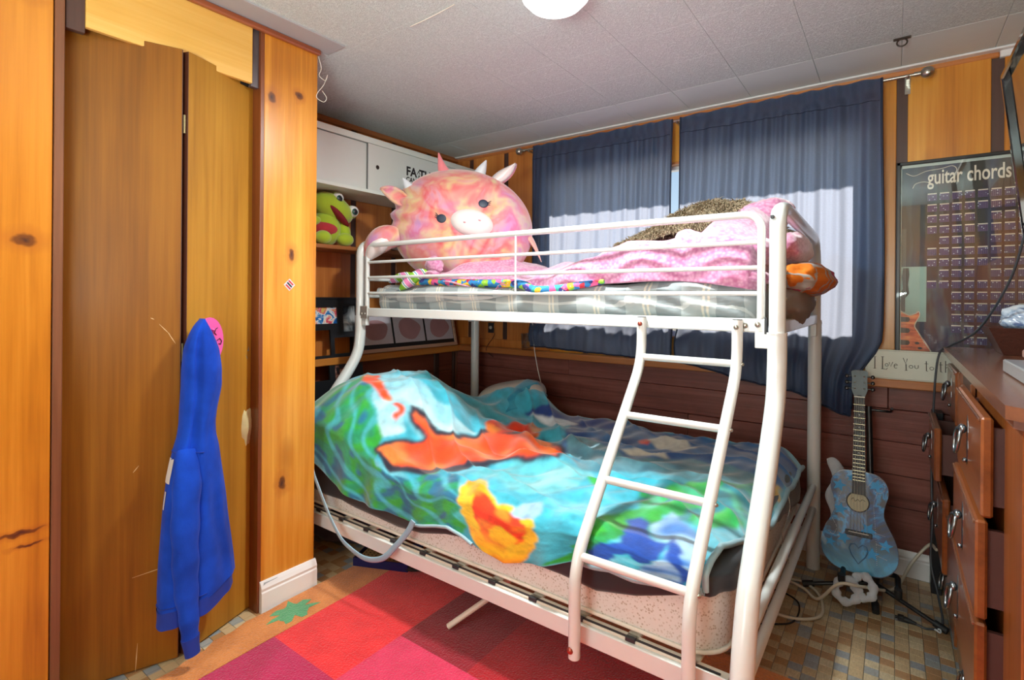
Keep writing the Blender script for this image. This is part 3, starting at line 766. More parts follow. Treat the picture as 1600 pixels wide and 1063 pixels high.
#MARK2
PRINT = [
    ('sea', [(0.082, 0.92), (0.016, 0.672), (0.034, 0.622), (0.044, 0.554), (0.184, 0.632), (0.253, 0.667), (0.295, 0.687), (0.323, 0.792), (0.409, 0.752), (0.447, 0.662), (0.521, 0.694), (0.561, 0.794), (0.589, 0.89), (0.563, 1.0), (0.441, 1.0), (0.269, 1.0), (0.162, 1.0)]),
    ('pale', [(0.066, 0.534), (0.166, 0.489), (0.265, 0.486), (0.333, 0.474), (0.361, 0.444), (0.359, 0.544), (0.315, 0.559), (0.267, 0.554), (0.261, 0.602), (0.309, 0.634), (0.295, 0.687), (0.251, 0.669), (0.194, 0.639)]),
    ('teal', [(0.152, 0.474), (0.248, 0.446), (0.311, 0.406), (0.339, 0.298), (0.359, 0.261), (0.267, 0.233), (0.238, 0.353), (0.188, 0.383)]),
    ('orange', [(0.03, 0.551), (0.074, 0.531), (0.166, 0.576), (0.202, 0.591), (0.234, 0.617), (0.218, 0.624), (0.176, 0.612), (0.126, 0.614)]),
    ('orange', [(0.248, 0.627), (0.248, 0.612), (0.265, 0.602), (0.281, 0.619), (0.281, 0.639), (0.267, 0.647), (0.267, 0.637), (0.273, 0.627), (0.265, 0.622)]),
    ('blue', [(0.413, 0.01), (0.603, 0.0), (0.802, 0.005), (0.97, 0.003), (1.0, 0.055), (1.0, 0.243), (0.946, 0.331), (0.844, 0.298), (0.735, 0.406), (0.641, 0.429), (0.537, 0.331)]),
    ('steel', [(0.501, 0.258), (0.697, 0.308), (0.81, 0.211), (0.946, 0.258), (0.956, 0.323), (0.854, 0.338), (0.737, 0.414), (0.651, 0.476)]),
    ('green2', [(0.81, 0.521), (0.86, 0.401), (0.928, 0.346), (0.99, 0.283), (1.0, 0.291), (0.994, 0.416), (0.986, 0.554), (0.95, 0.614), (0.896, 0.609), (0.84, 0.602)]),
    ('dark', [(0.299, 0.742), (0.305, 0.697), (0.319, 0.652), (0.339, 0.627), (0.343, 0.612), (0.307, 0.607), (0.277, 0.599), (0.263, 0.576), (0.267, 0.554), (0.307, 0.554), (0.343, 0.556), (0.363, 0.516), (0.365, 0.401), (0.421, 0.366), (0.455, 0.273), (0.559, 0.348), (0.617, 0.479), (0.565, 0.514), (0.495, 0.556), (0.487, 0.647), (0.429, 0.704), (0.357, 0.767)]),
    ('orange', [(0.307, 0.734), (0.317, 0.694), (0.329, 0.654), (0.347, 0.624), (0.355, 0.607), (0.313, 0.594), (0.281, 0.589), (0.273, 0.574), (0.305, 0.574), (0.349, 0.574), (0.373, 0.529), (0.377, 0.416), (0.431, 0.386), (0.455, 0.286), (0.551, 0.363), (0.603, 0.471), (0.557, 0.504), (0.485, 0.544), (0.467, 0.627), (0.413, 0.684), (0.353, 0.744)]),
    ('orange2', [(0.353, 0.386), (0.353, 0.353), (0.373, 0.193), (0.405, 0.193), (0.439, 0.271), (0.421, 0.366), (0.407, 0.404), (0.387, 0.414)]),
    ('yellow', [(0.547, 0.777), (0.539, 0.699), (0.545, 0.659), (0.599, 0.692), (0.635, 0.737), (0.681, 0.717), (0.715, 0.737), (0.733, 0.845), (0.715, 0.952), (0.691, 1.0), (0.659, 1.0), (0.619, 1.0), (0.591, 0.955)]),
    ('orange2', [(0.577, 0.727), (0.601, 0.722), (0.643, 0.752), (0.683, 0.749), (0.709, 0.797), (0.703, 0.877), (0.663, 0.917), (0.629, 0.945), (0.605, 0.865)]),
    ('yellow', [(0.625, 0.86), (0.663, 0.827), (0.691, 0.87), (0.677, 0.91), (0.639, 0.915)]),
    ('green', [(0.808, 0.825), (0.818, 0.712), (0.832, 0.654), (0.848, 0.596), (0.88, 0.591), (0.904, 0.647), (0.886, 0.699), (0.854, 0.764), (0.84, 0.907), (0.786, 0.997), (0.741, 1.0), (0.752, 0.972), (0.784, 0.95)]),
    ('navy', [(0.856, 0.662), (0.866, 0.629), (0.886, 0.647), (0.908, 0.697), (0.938, 0.707), (0.936, 0.787), (0.914, 0.857), (0.894, 0.805), (0.85, 0.947), (0.824, 0.925), (0.836, 0.825), (0.87, 0.752), (0.878, 0.707)]),
    ('iceblue', [(0.89, 0.649), (0.896, 0.586), (0.948, 0.632), (0.982, 0.667), (0.99, 0.815), (0.964, 1.0), (0.918, 0.997), (0.9, 0.932), (0.914, 0.882), (0.94, 0.779), (0.942, 0.699), (0.912, 0.687)]),
    ('navy', [(0.936, 0.684), (0.956, 0.699), (0.974, 0.779), (0.986, 0.865), (0.972, 0.982), (0.96, 0.82), (0.942, 0.742)]),
    ('cream', [(0.683, 0.13), (0.713, 0.05), (0.77, 0.088), (0.804, 0.135), (0.772, 0.173), (0.717, 0.163)]),
    ('orange2', [(0.665, 0.138), (0.681, 0.118), (0.697, 0.138), (0.695, 0.17), (0.677, 0.165)]),
    ('cream', [(0.669, 0.288), (0.701, 0.238), (0.756, 0.218), (0.78, 0.238), (0.735, 0.248), (0.687, 0.286)]),
    ('bluew', [(0.663, 0.729), (0.675, 0.697), (0.711, 0.689), (0.727, 0.714), (0.717, 0.754), (0.691, 0.759), (0.669, 0.759)]),
    ('navyd', [(0.335, 0.15), (0.417, 0.005), (0.571, 0.028), (0.569, 0.09), (0.467, 0.113), (0.373, 0.155)]),
    ('white', [(0.351, 0.15), (0.413, 0.118), (0.467, 0.098), (0.459, 0.175), (0.377, 0.16)]),
    ('green', [(0.691, 0.499), (0.723, 0.509), (0.747, 0.549), (0.739, 0.561)]),
    ('yellow', [(0.98, 0.251), (0.992, 0.251), (1.0, 0.306), (0.998, 0.308), (0.988, 0.301)]),
    ('red', [(0.966, 0.398), (0.978, 0.373), (0.98, 0.409), (0.97, 0.434)]),
    ('teal2', [(0.515, 0.659), (0.531, 0.534), (0.625, 0.481), (0.689, 0.461), (0.707, 0.566), (0.701, 0.642), (0.639, 0.674), (0.555, 0.649)]),
]
PALETTE = dict(sea='#1f9a6a', pale='#93d3e6', teal='#3aa3b4', orange='#f24a18', orange2='#f03c14', blue='#3c70a8', steel='#5f95a6', green2='#2fae5a', dark='#2b2a3c',
    cream='#d8d2c4', yellow='#f5c926', green='#2ea63a', navy='#1c4aa8', iceblue='#a7cdea', bluew='#9cc4ea', navyd='#1c3f8c', white='#dfe6ec', red='#d8482c', teal2='#5bbac8')
def in_poly(px, py, poly):
    ins = np.zeros(px.shape, bool); n = len(poly)
    for i in range(n):
        x1, y1 = poly[i]; x2, y2 = poly[(i+1) % n]
        if y1 == y2: continue
        c = ((y1 > py) != (y2 > py)) & (px < (x2-x1)*(py-y1)/(y2-y1)+x1); ins ^= c
    return ins
def nfield(X, Y, sc, seed=0.):
    """cheap vectorised value noise, -1..1"""
    def h(i, j): 
        q = np.sin(i*127.1+j*311.7+seed*74.7)*43758.5453; return (q-np.floor(q))*2-1
    x = X*sc; y = Y*sc; i = np.floor(x); j = np.floor(y); fx = x-i; fy = y-j; fx = fx*fx*(3-2*fx); fy = fy*fy*(3-2*fy)
    return (h(i, j)*(1-fx)+h(i+1, j)*fx)*(1-fy)+(h(i, j+1)*(1-fx)+h(i+1, j+1)*fx)*fy
def color_attr(me, cols):
    at = me.color_attributes.new('print', 'FLOAT_COLOR', 'POINT')
    c4 = np.ones((len(cols), 4), np.float32); c4[:, :3] = cols; at.data.foreach_set('color', c4.ravel())
def t_print(name, rough=.85, sheen=.6, fine=.18, bump=.25, sc=120):
    t = NT(name); a = t.new('ShaderNodeAttribute'); a.attribute_name = 'print'
    n = t.noise(t.coord(), sc, 4, .6); n2 = t.noise(t.coord(), 25, 4, .6)
    k = t.math('ADD', t.math('MULTIPLY', n.outputs[0], .5), t.math('MULTIPLY', n2.outputs[0], .5))
    g = t.ramp(k, [(.3, 1-fine), (.7, 1+0.)])
    t.col(t.mix(1., a.outputs['Color'], g, 'MULTIPLY')); t.set(Roughness=rough); t.b.inputs['Sheen Weight'].default_value = sheen
    t.b.inputs['Sheen Roughness'].default_value = .5; t.b.inputs['Specular IOR Level'].default_value = .15
    t.bump(n.outputs[0], bump, .003); return t.m
def comforter():
    NU, NV = 400, 260
    u, v = np.meshgrid(np.linspace(0, 1, NU), np.linspace(0, 1, NV), indexing='ij')
    x, y, z = comf(u, v)
    wu = u+.006*nfield(u, v, 40); wv = v+.010*nfield(u, v, 30, 3)
    base = np.array(lin('#3fb6d0')); c = np.zeros(u.shape+(3,)); c[:] = base
    m = nfield(u, v, 9, 1)*.6+nfield(u, v*2, 28, 2)*.4
    c = c*(1+.0*m[..., None])+(np.array(lin('#a9dbe8'))-base)*np.clip(m, 0, 1)[..., None]*.9+(np.array(lin('#2b8ea6'))-base)*np.clip(-m, 0, 1)[..., None]*.9
    for name, poly in PRINT:
        k = in_poly(wu, wv, poly)
        col = np.array(lin(PALETTE[name]))
        if name in ('sea', 'green2', 'green'):
            q = nfield(u*2.2+v*.5, v, 13 if name == 'sea' else 16, 5)+.5*nfield(u*2, v*2, 24, 6)
            alt = {'sea': ('#2aa436', '#1f6f96', '#4ec2d8'), 'green2': ('#35b54a', '#2c8c9c', '#5cc8a8'), 'green': ('#39b034', '#1f8a3a', '#2ea860')}[name]
            A, B, Cc = [np.array(lin(h_)) for h_ in alt]
            q2 = np.sin(u*95+v*30+6*nfield(u, v, 8, 9)+3*nfield(u, v, 20, 10)); w1 = smooth(-.1, .45, q2+.8*q)[..., None]; w2 = smooth(.05, .5, -q+.25*q2)[..., None]; w3 = smooth(.55, .9, np.sin(u*60-v*50+5*nfield(u, v, 11, 12)))[..., None]
            cc = col+(A-col)*w1; cc = cc+(B-cc)*w2; cc = cc+(Cc-cc)*w3*.7
            c = np.where(k[..., None], cc, c)
        elif name in ('orange', 'orange2', 'yellow', 'blue', 'iceblue', 'pale', 'steel', 'teal2'):
            q = nfield(u, v, 26, 8)
            dk = {'orange': '#f4803c', 'orange2': '#f8962c', 'yellow': '#f7a81c', 'blue': '#2a4f8c', 'iceblue': '#3c78c4', 'pale': '#bfe6f0', 'steel': '#3f7c94', 'teal2': '#8fd4dc'}[name]
            cc = col+(np.array(lin(dk))-col)*np.clip(q*1.4, 0, 1)[..., None]
            c = np.where(k[..., None], cc, c)
        else: c = np.where(k[..., None], col, c)
    for _ in range(2):
        c[1:-1] = (c[:-2]+2*c[1:-1]+c[2:])/4; c[:, 1:-1] = (c[:, :-2]+2*c[:, 1:-1]+c[:, 2:])/4
    c = c*(1+.16*nfield(u, v*.8, 60, 21)+.10*nfield(u, v*.8, 130, 22))[..., None]; c = np.clip(c, 0, 1)
    mb = MB(); mb.grid(np.stack([x, y, z], -1))
    o = mb.build('reef_comforter', t_print('reef_print', fine=.10))
    color_attr(o.data, c.reshape(-1, 3))
    sol = o.modifiers.new('thickness', 'SOLIDIFY'); sol.thickness = .016; sol.offset = -1
    tag(o, 'aqua plush blanket printed with seaweed and orange and yellow fish, over the lower bunk', 'blanket')
    return o
comf_o = comforter()
# pale satin binding along the hem
def hem_tube(vv, us, r, name, mat, par):
    P = []
    for uu in us:
        x, y, z = comf(np.array(uu), np.array(vv)); P.append((float(x), float(y)-.004, float(z)))
    MB().tube(P, r, 8).build(name, mat, par)
HEM = simple('hem_binding', '#9fc0cc', .35, var=.08)
hem_tube(1., np.linspace(.43, .60, 30), .006, 'hem_binding', HEM, comf_o)
hem_tube(1., np.linspace(.80, 1., 40), .010, 'hem_binding', HEM, comf_o)
P = []
for vv in np.linspace(1, .0, 60):
    x, y, z = comf(np.array(1.), np.array(vv)); P.append((float(x)+.004, float(y), float(z)))
MB().tube(P, .009, 8).build('hem_binding', HEM, comf_o)
# loose strap of torn binding hanging from the blanket
st = bez([(.60, -1.585, .60), (.645, -1.60, .55), (.67, -1.605, .47), (.70, -1.60, .41), (.77, -1.60, .318), (.84, -1.60, .25), (.90, -1.60, .222), (1.0, -1.60, .207), (1.09, -1.595, .232), (1.15, -1.585, .29), (1.20, -1.575, .35), (1.225, -1.57, .395)], 8)
MB().tube(st, .011, 8, flat=.25, flatdir=(0, 1, 0)).build('binding_loop', simple('loop_grey', '#93b8cc', .4, var=.08), comf_o, label='loose loop of grey-blue binding torn off the hem')
# black fitted sheet over the mattress
def sheet():
    def fn(G):
        G = G.copy(); X, Y, Z = G[..., 0], G[..., 1], G[..., 2]
        h = np.where(Y < -1.3, sheet_hem(X), np.interp(Y, [-1.5, -1.2, -.9, -.3], [.44, .45, .41, .30]))
        h = np.where((X < .45) | (Y > -.3), .34, h)
        t = (Z-.28)/(.49-.28)
        Z2 = h+(.492-h)*np.clip(t, 0, 1)
        w = .006*np.sin(X*60+Y*50)*(1-t)+.004*np.sin(X*23)*(1-t)
        out = np.stack([X+np.sign(X-1.3)*(np.abs(X-1.3) > .8)*w, Y+np.sign(Y+.86)*(np.abs(Y+.86) > .5)*w, Z2], -1)
        return out
    mb = rbox(.392, 2.264, -1.524, -.202, .28, .492, .11, .03, fn)
    mb.f.pop(); mb.sm.pop()
    return mb
o = sheet().build('fitted_sheet', SHEET); tag(o, 'black fitted sheet sagging over the edge of the lower mattress', 'sheet')
G = []
for x in np.linspace(.62, 2.18, 60):
    G.append([(x, -.305+.02*math.sin(x*9)+k*.04, .497+.008*math.sin(x*14+k)+.004*math.sin(x*40)) for k in range(-3, 3)])
o = MB().grid(np.array(G)).build('flat_sheet', simple('grey_sheet', '#4c5966', .6, var=.1, scale=6, bump=.2)); tag(o, 'slate grey sheet showing as a strip behind the reef blanket', 'sheet')
# beige pillow with the teal blanket corner folded over it
def pillow(name, c, r, rotz, mat, label, tilt=0., par=None, fn=None):
    def sq(d):
        return (abs(d.x)**3.2+abs(d.y)**3.2+abs(d.z)**2)**(-1/2.6)
    R_ = Matrix.Rotation(rotz, 3, 'Z') @ Matrix.Rotation(tilt, 3, 'Y')
    mb = MB().ell(c, r, R_, 40, 24, fn or sq); o = mb.build(name, mat, par)
    return o
PIL = simple('beige_cotton', '#c9bdb2', .7, var=.08, bump=.2)
o = pillow('pillow', (.80, -.40, .615), (.20, .13, .085), .5, PIL, '', -.18); tag(o, 'beige pillow in the far left corner of the lower bunk under teal blanket', 'pillow')
def flap():
    G = []
    for i in range(40):
        a = i/39; row = []
        for k in range(24):
            b = k/23
            x = .60+.36*a; yb = -.70+.34*b; ztop = .56+.165*math.sin(min(1, a*1.15)*PI/2)*(b**.7)
            x += .06*b; z = ztop+.012*math.sin(a*14+b*6)-(.10*max(0, a-.82)/.18*b)
            row.append((x, yb-.04*math.sin(b*PI)*.5, z))
        G.append(row)
    mb = MB().grid(np.array(G)); o = mb.build('folded_corner', t_print('teal_plush'), comf_o)
    n = len(o.data.vertices); X = np.array([v.co[:] for v in o.data.vertices])
    q = nfield(X[:, 0], X[:, 1]+X[:, 2], 30, 2)[:, None]; c = np.array(lin('#2fa6c4'))+(np.array(lin('#1c7ea6'))-np.array(lin('#2fa6c4')))*np.clip(q, 0, 1)
    color_attr(o.data, c); s_ = o.modifiers.new('t', 'SOLIDIFY'); s_.thickness = .02
    o['label'] = 'plain teal corner of the blanket folded up over the pillow'
flap()

# ------------------------------------------------------------------ upper bunk: mattress, plaid sheet, blankets
def t_plaid():
    t = NT('plaid'); tc = t.new('ShaderNodeTexCoord'); sx = t.new('ShaderNodeSeparateXYZ'); t.link(tc.outputs['Object'], sx.inputs[0])
    def band(src, per, w, off=0.):
        f = t.math('FRACT', t.math('ADD', t.math('MULTIPLY', src, 1/per), off)); return t.math('LESS_THAN', f, w)
    wob = t.math('ADD', sx.outputs[0], t.math('MULTIPLY', t.noise(t.coord(), 5, 2).outputs[0], .02))
    d = band(wob, .20, .42); l1 = band(wob, .20, .04, .23); l2 = band(wob, .20, .04, .15); 
    zz = t.math('ADD', sx.outputs[2], sx.outputs[1])
    l3 = band(zz, .16, .06, .3); d2 = band(zz, .32, .35)
    c = t.mix(t.math('MULTIPLY', d, .8), '#a9b1b4', '#7f898e'); c = t.mix(t.math('MULTIPLY', d2, .35), c, '#8a949a')
    c = t.mix(t.math('MULTIPLY', t.math('MAXIMUM', l1, l2), .8), c, '#ddd6c6'); c = t.mix(t.math('MULTIPLY', l3, .5), c, '#dfe2e2')
    t.col(c); t.set(Roughness=.75); t.b.inputs['Sheen Weight'].default_value = .2; t.bump(t.noise(t.coord(), 60, 3).outputs[0], .1, .002); return t.m
PLAID = t_plaid()
def up_fn(G):
    G = G.copy(); X, Y, Z = G[..., 0], G[..., 1], G[..., 2]
    side = smooth(1.10, 1.16, Z)
    # diagonal pulled creases near the head end, soft sag at the foot end
    cr = .008*np.sin((X*1.0+Z*3.2)*34)*smooth(1.5, 1.9, X)+.004*np.sin(X*26+Z*30)
    Y2 = Y-np.where(Y < -1.0, cr+.004, 0)*(Z < 1.235)
    Z2 = Z+.006*np.sin(X*17)*side+.012*smooth(1.7, 2.2, X)*side
    return np.stack([X, Y2, Z2], -1)
o = rbox(.405, 2.262, -1.085, -.225, 1.106, 1.245, .08, .05, up_fn, nz_=12, sub=60).build('mattress', PLAID)
tag(o, 'thin mattress on the top bunk wrapped in a grey plaid sheet', 'mattress')
# loose fold of the plaid sheet along the front, foot end
def fold_strip(pts, w, name, mat, par=None, amp=.004):
    """pts: centre line, w: list of half heights; a soft rolled fold"""
    P = bez(pts, 8); n = len(P); G = []
    for i, p in enumerate(P):
        t = i/(n-1); hw = np.interp(t, np.linspace(0, 1, len(w)), w); row = []
        for k in range(12):
            a = PI*(k/11)-PI/2
            row.append((p.x, p.y-.014*math.cos(a)-.003*math.sin(i*.5), p.z+hw*math.sin(a)+amp*math.sin(i*.4)))
        G.append(row)
    return MB().grid(np.array(G)).build(name, mat, par)
o2 = fold_strip([(.45, -1.090, 1.215), (.62, -1.098, 1.192), (.85, -1.098, 1.20), (1.1, -1.096, 1.205), (1.33, -1.09, 1.212)], [.020, .028, .036, .030, .006], 'sheet_fold', PLAID, o)
recalc(o2)

def sherpa(name, c1, c2):
    t = NT(name); v = t.coord(); vo = t.new('ShaderNodeTexVoronoi'); t.link(v, vo.inputs['Vector']); vo.inputs['Scale'].default_value = 95; vo.feature = 'SMOOTH_F1'
    n = t.noise(v, 22, 4, .7)
    k = t.math('ADD', t.math('MULTIPLY', vo.outputs['Distance'], .8), t.math('MULTIPLY', n.outputs[0], .4))
    t.col(t.ramp(k, [(.25, c1), (.75, c2)])); t.set(Roughness=.95); t.b.inputs['Sheen Weight'].default_value = .8; t.b.inputs['Specular IOR Level'].default_value = .1
    t.bump(k, -.9, .008); return t.m
PINK = sherpa('pink_sherpa', '#dca6c2', '#b86c96')
def t_patch(name, stops, sc=26):
    t = NT(name); vo = t.new('ShaderNodeTexVoronoi'); t.link(t.coord(), vo.inputs['Vector']); vo.inputs['Scale'].default_value = sc
    sp = t.new('ShaderNodeSeparateColor'); t.link(vo.outputs['Color'], sp.inputs[0])
    c = t.ramp(sp.outputs[0], stops, 'CONSTANT')
    c = t.mix(t.ramp(vo.outputs['Distance'], [(.0, 1.), (.16, 0.)]), c, '#f6f0e0'); t.col(c); t.set(Roughness=.7); t.bump(t.noise(t.coord(), 50, 2).outputs[0], .3, .003); return t.m
QLT = t_patch('quilt_patch', [(0, '#2b7fbf'), (.2, '#e8609a'), (.38, '#f0c43a'), (.52, '#c2283c'), (.64, '#8ac43c'), (.78, '#3aa6a0'), (.9, '#3a3f8c')], 42)
def pink_surface(x, y):
    z = 1.315+.05*np.sin(3.1*x+1.0)+.035*np.sin(5*y+4*x)+.018*np.sin(11*x-7*y)+.006*np.sin(23*x+9*y+1)
    z = z+.10*np.exp(-(((x-.90)/.20)**2+((y+.72)/.28)**2))
    z = z+.045*np.exp(-(((x-1.28)/.25)**2+((y+.45)/.25)**2))
    z = z+.12*np.exp(-(((x-2.06)/.16)**2+((y+.85)/.22)**2))+.20*np.exp(-(((x-2.17)/.11)**2+((y+.62)/.22)**2))
    z = z+.03*np.exp(-(((x-1.75)/.2)**2+((y+.85)/.2)**2))
    z = z+.020*nfield(x+.3*y, y, 7, 31)+.012*nfield(x, y-.5*x, 15, 32)
    z = z-.04*np.exp(-(((x-1.15)/.10)**2+((y+1.0)/.2)**2))-.05*np.exp(-(((x-2.0)/.03)**2+((y+.95)/.3)**2))
    return z
def pink():
    NU, NV = 220, 110
    u, v = np.meshgrid(np.linspace(0, 1, NU), np.linspace(0, 1, NV), indexing='ij')
    x = .68+u*(2.265-.68); s = np.clip((v-.78)/.22, 0, 1); a = np.clip(v/.78, 0, 1)
    y = -.28+(-1.045+.28)*a
    zt = pink_surface(x, y); rim = smooth(0, .05, u)*smooth(0, .06, a)*(1-smooth(.97, 1, u))
    zt = 1.255+(zt-1.255)*rim
    zh = np.interp(x, [.68, .80, .95, 1.15, 1.4, 1.55, 1.7, 1.9, 2.0, 2.1, 2.265], [1.29, 1.275, 1.275, 1.245, 1.235, 1.238, 1.243, 1.25, 1.25, 1.24, 1.215])
    z = zt*(1-s)+np.minimum(zh, zt-.01)*s
    y = y-.050*np.sin(np.minimum(1, s*1.6)*PI/2)*rim*(.8+.3*np.sin(x*21))
    mb = MB().grid(np.stack([x, y, z], -1)); o = mb.build('pink_blanket', PINK)
    m = o.modifiers.new('t', 'SOLIDIFY'); m.thickness = .022; m.offset = -1
    return tag(o, 'fluffy pink sherpa blanket crumpled along the top bunk', 'blanket')
pb = pink()
# lumps of the same blanket piled at the head end
def lump(c, r, rot, seed, amp=.12):
    def fn(d): return 1+amp*nz(d.x*2.2+seed, d.y*2.2, d.z*2.2)+.5*amp*nz(d.x*5+seed, d.y*5, d.z*5)
    return MB().ell(c, r, Euler_(rot), 36, 22, fn)
def Euler_(r):
    from mathutils import Euler
    return Euler(r).to_matrix()
for k, (c, r, ro, sd) in enumerate([((2.14, -.60, 1.50), (.145, .10, .075), (0, -.38, .15), 1), ((2.06, -.72, 1.42), (.12, .11, .07), (.1, -.7, .5), 2.5), ((2.19, -.92, 1.35), (.09, .13, .055), (0, -.1, .3), 3.7),
        ((2.17, -1.045, 1.262), (.115, .05, .032), (0, .05, 0), 5), ((1.98, -.86, 1.385), (.075, .12, .055), (0, .9, .1), 6.1), ((2.305, -.72, 1.37), (.05, .20, .062), (0, 0, 0), 8.2)]):
    lump(c, r, ro, sd).build('blanket_fold', PINK, pb)
lump((.80, -1.06, 1.295), (.045, .03, .022), (0, 0, 0), 4).build('blanket_fold', PINK, pb)
lump((.755, -1.0, 1.345), (.05, .04, .045), (0, .3, 0), 9).build('blanket_fold', PINK, pb)
# patchwork quilt below it: only its bright edge shows
q = MB()
P = bez([(.50, -.95, 1.262), (.62, -1.05, 1.258), (.78, -1.065, 1.262), (.95, -1.07, 1.255), (1.15, -1.072, 1.250), (1.34, -1.092, 1.245), (1.42, -1.112, 1.222), (1.50, -1.110, 1.222), (1.62, -1.10, 1.238), (1.72, -1.085, 1.252)], 8)
q.tube(P, [.008+.010*math.sin(PI*i/(len(P)-1))**.5 for i in range(len(P))], 12)
o = q.build('patchwork_quilt', QLT); tag(o, 'thin quilt of bright patchwork flowers, its edge peeping from under the pink blanket', 'quilt')
# bright green, white and pink striped cushion at the foot end
def t_stripe():
    t = NT('bright_stripe'); w = t.new('ShaderNodeTexWave', wave_type='BANDS', bands_direction='DIAGONAL'); t.link(t.coord(), w.inputs['Vector']); w.inputs['Scale'].default_value = 5.2; w.inputs['Distortion'].default_value = 2.5
    t.col(t.ramp(w.outputs[0], [(0, '#86c832'), (.28, '#f2f2ee'), (.5, '#2a9ab8'), (.66, '#f4f0f0'), (.82, '#e88ac0')], 'CONSTANT')); t.set(Roughness=.7); return t.m
STR = t_stripe()
def star(c, pts, r0_, r1_, th):
    mb = MB()
    mb.tube(bez(pts, 8), [th*math.sin(PI*(.06+.92*i/(8*(len(pts)-1))))+.002 for i in range(8*(len(pts)-1)+1)], 14, flat=.7)
    return mb
o = star(0, [(.47, -1.035, 1.265), (.55, -1.04, 1.285), (.64, -1.05, 1.29), (.72, -1.045, 1.275)], 0, 0, .034)
star(0, [(.655, -1.09, 1.235), (.70, -1.075, 1.275), (.76, -1.05, 1.32), (.80, -1.02, 1.32)], 0, 0, .033)
o.tube(bez([(.62, -1.104, 1.222), (.68, -1.095, 1.262), (.74, -1.075, 1.30), (.79, -1.05, 1.29)], 8), [.006, .010, .015, .02, .024, .027, .03, .031, .032, .033, .034, .034, .034, .034, .033, .033, .032, .031, .03, .028, .024, .02, .016, .01, .004], 14, flat=.8)
o = o.build('striped_cushion', STR); tag(o, 'pointed soft cushion striped green, white, teal and pink at the foot of the top bunk', 'cushion')
# brown shaggy fur throw
FUR = simple('fur_base', '#7c6e5a', .9, var=.3, scale=40, bump=.6); FURH = simple('fur_strands', '#a8977c', .85, var=.35, scale=60)
def fur_surf(a, b):
    x = 1.54+.72*a; y = -.30-.42*b
    h = math.sin(PI*min(1, a*.93+.04))**.75*math.sin(PI*(.08+.86*b))**.6
    z = 1.38+.29*h*(.45+.60*a)
    z += .018*nz(a*6, b*6)
    return Vector((x, y, z))
G = np.array([[tuple(fur_surf(i/49, k/27)) for k in range(28)] for i in range(50)])
fo = MB().grid(G).build('fur_throw', FUR); tag(fo, 'shaggy grey-brown faux fur throw heaped behind the pink blanket, against the curtain', 'throw')
mb = MB(); rnd = random.Random(3)
for k in range(15000):
    a, b = rnd.random(), rnd.random(); p = fur_surf(a, b); e = .01
    n = (fur_surf(min(1, a+e), b)-p).cross(fur_surf(a, min(1, b+e))-p)
    if n.length < 1e-9: continue
    n.normalize(); n = -n if n.z < 0 else n
    cl = .5*nz(a*14, b*9, 3.)
    d = (n*.35+Vector((.25+cl+rnd.uniform(-.3, .3), -.55+cl+rnd.uniform(-.3, .3), -.35+rnd.uniform(-.25, .3)))).normalized(); L = rnd.uniform(.028, .05)
    w = d.cross(Vector((rnd.uniform(-1, 1), rnd.uniform(-1, 1), rnd.uniform(-1, 1)))).normalized()*.0018
    mid = p+d*L*.55+Vector((0, 0, .004)); mb.add([p-w, p+w, mid+w*.7, p+d*L-Vector((0, 0, .006)), mid-w*.7], [(0, 1, 2, 3, 4)])
me = mb.v and None
def raw(mb, name, mat, par):   # no normal clean-up, for very many loose strands
    me = bpy.data.meshes.new(name); off = WORLD(par); me.from_pydata([tuple(Vector(p)-off) for p in mb.v], [], mb.f); me.materials.append(mat)
    o = bpy.data.objects.new(name, me); COL.objects.link(o); o.parent = par; return o
o = raw(mb, 'fur', FURH, fo); o['kind'] = 'stuff'
# patterned pillow bulging through the head end
def t_geo():
    t = NT('geo_print'); vo = t.new('ShaderNodeTexVoronoi'); t.link(t.coord((1, 1, 1)), vo.inputs['Vector']); vo.inputs['Scale'].default_value = 8.5
    e = t.new('ShaderNodeTexVoronoi'); e.feature = 'DISTANCE_TO_EDGE'; t.link(t.coord((1, 1, 1)), e.inputs['Vector']); e.inputs['Scale'].default_value = 8.5
    sp = t.new('ShaderNodeSeparateColor'); t.link(vo.outputs['Color'], sp.inputs[0])
    c = t.ramp(sp.outputs[0], [(0, '#e07a1e'), (.42, '#c03a72'), (.62, '#e07a1e'), (.8, '#7a3a2a')], 'CONSTANT')
    c = t.mix(t.ramp(e.outputs['Distance'], [(.06, 1.), (.08, 0.)]), c, '#b9b3b0'); t.col(c); t.set(Roughness=.75); return t.m
o = lump((2.335, -.66, 1.265), (.085, .36, .060), (0, 0, .0), 12, .16).build('patterned_pillow', t_geo()); tag(o, 'orange, pink and grey printed pillow bulging over the head end of the top bunk', 'pillow')
o = lump((2.30, -.70, 1.18), (.05, .34, .085), (0, 0, .0), 15, .2).build('grey_sheet_bundle', simple('grey_cotton', '#8d8a8c', .8, var=.12, bump=.3)); tag(o, 'grey sheet bunched up below the patterned pillow at the head end', 'sheet')

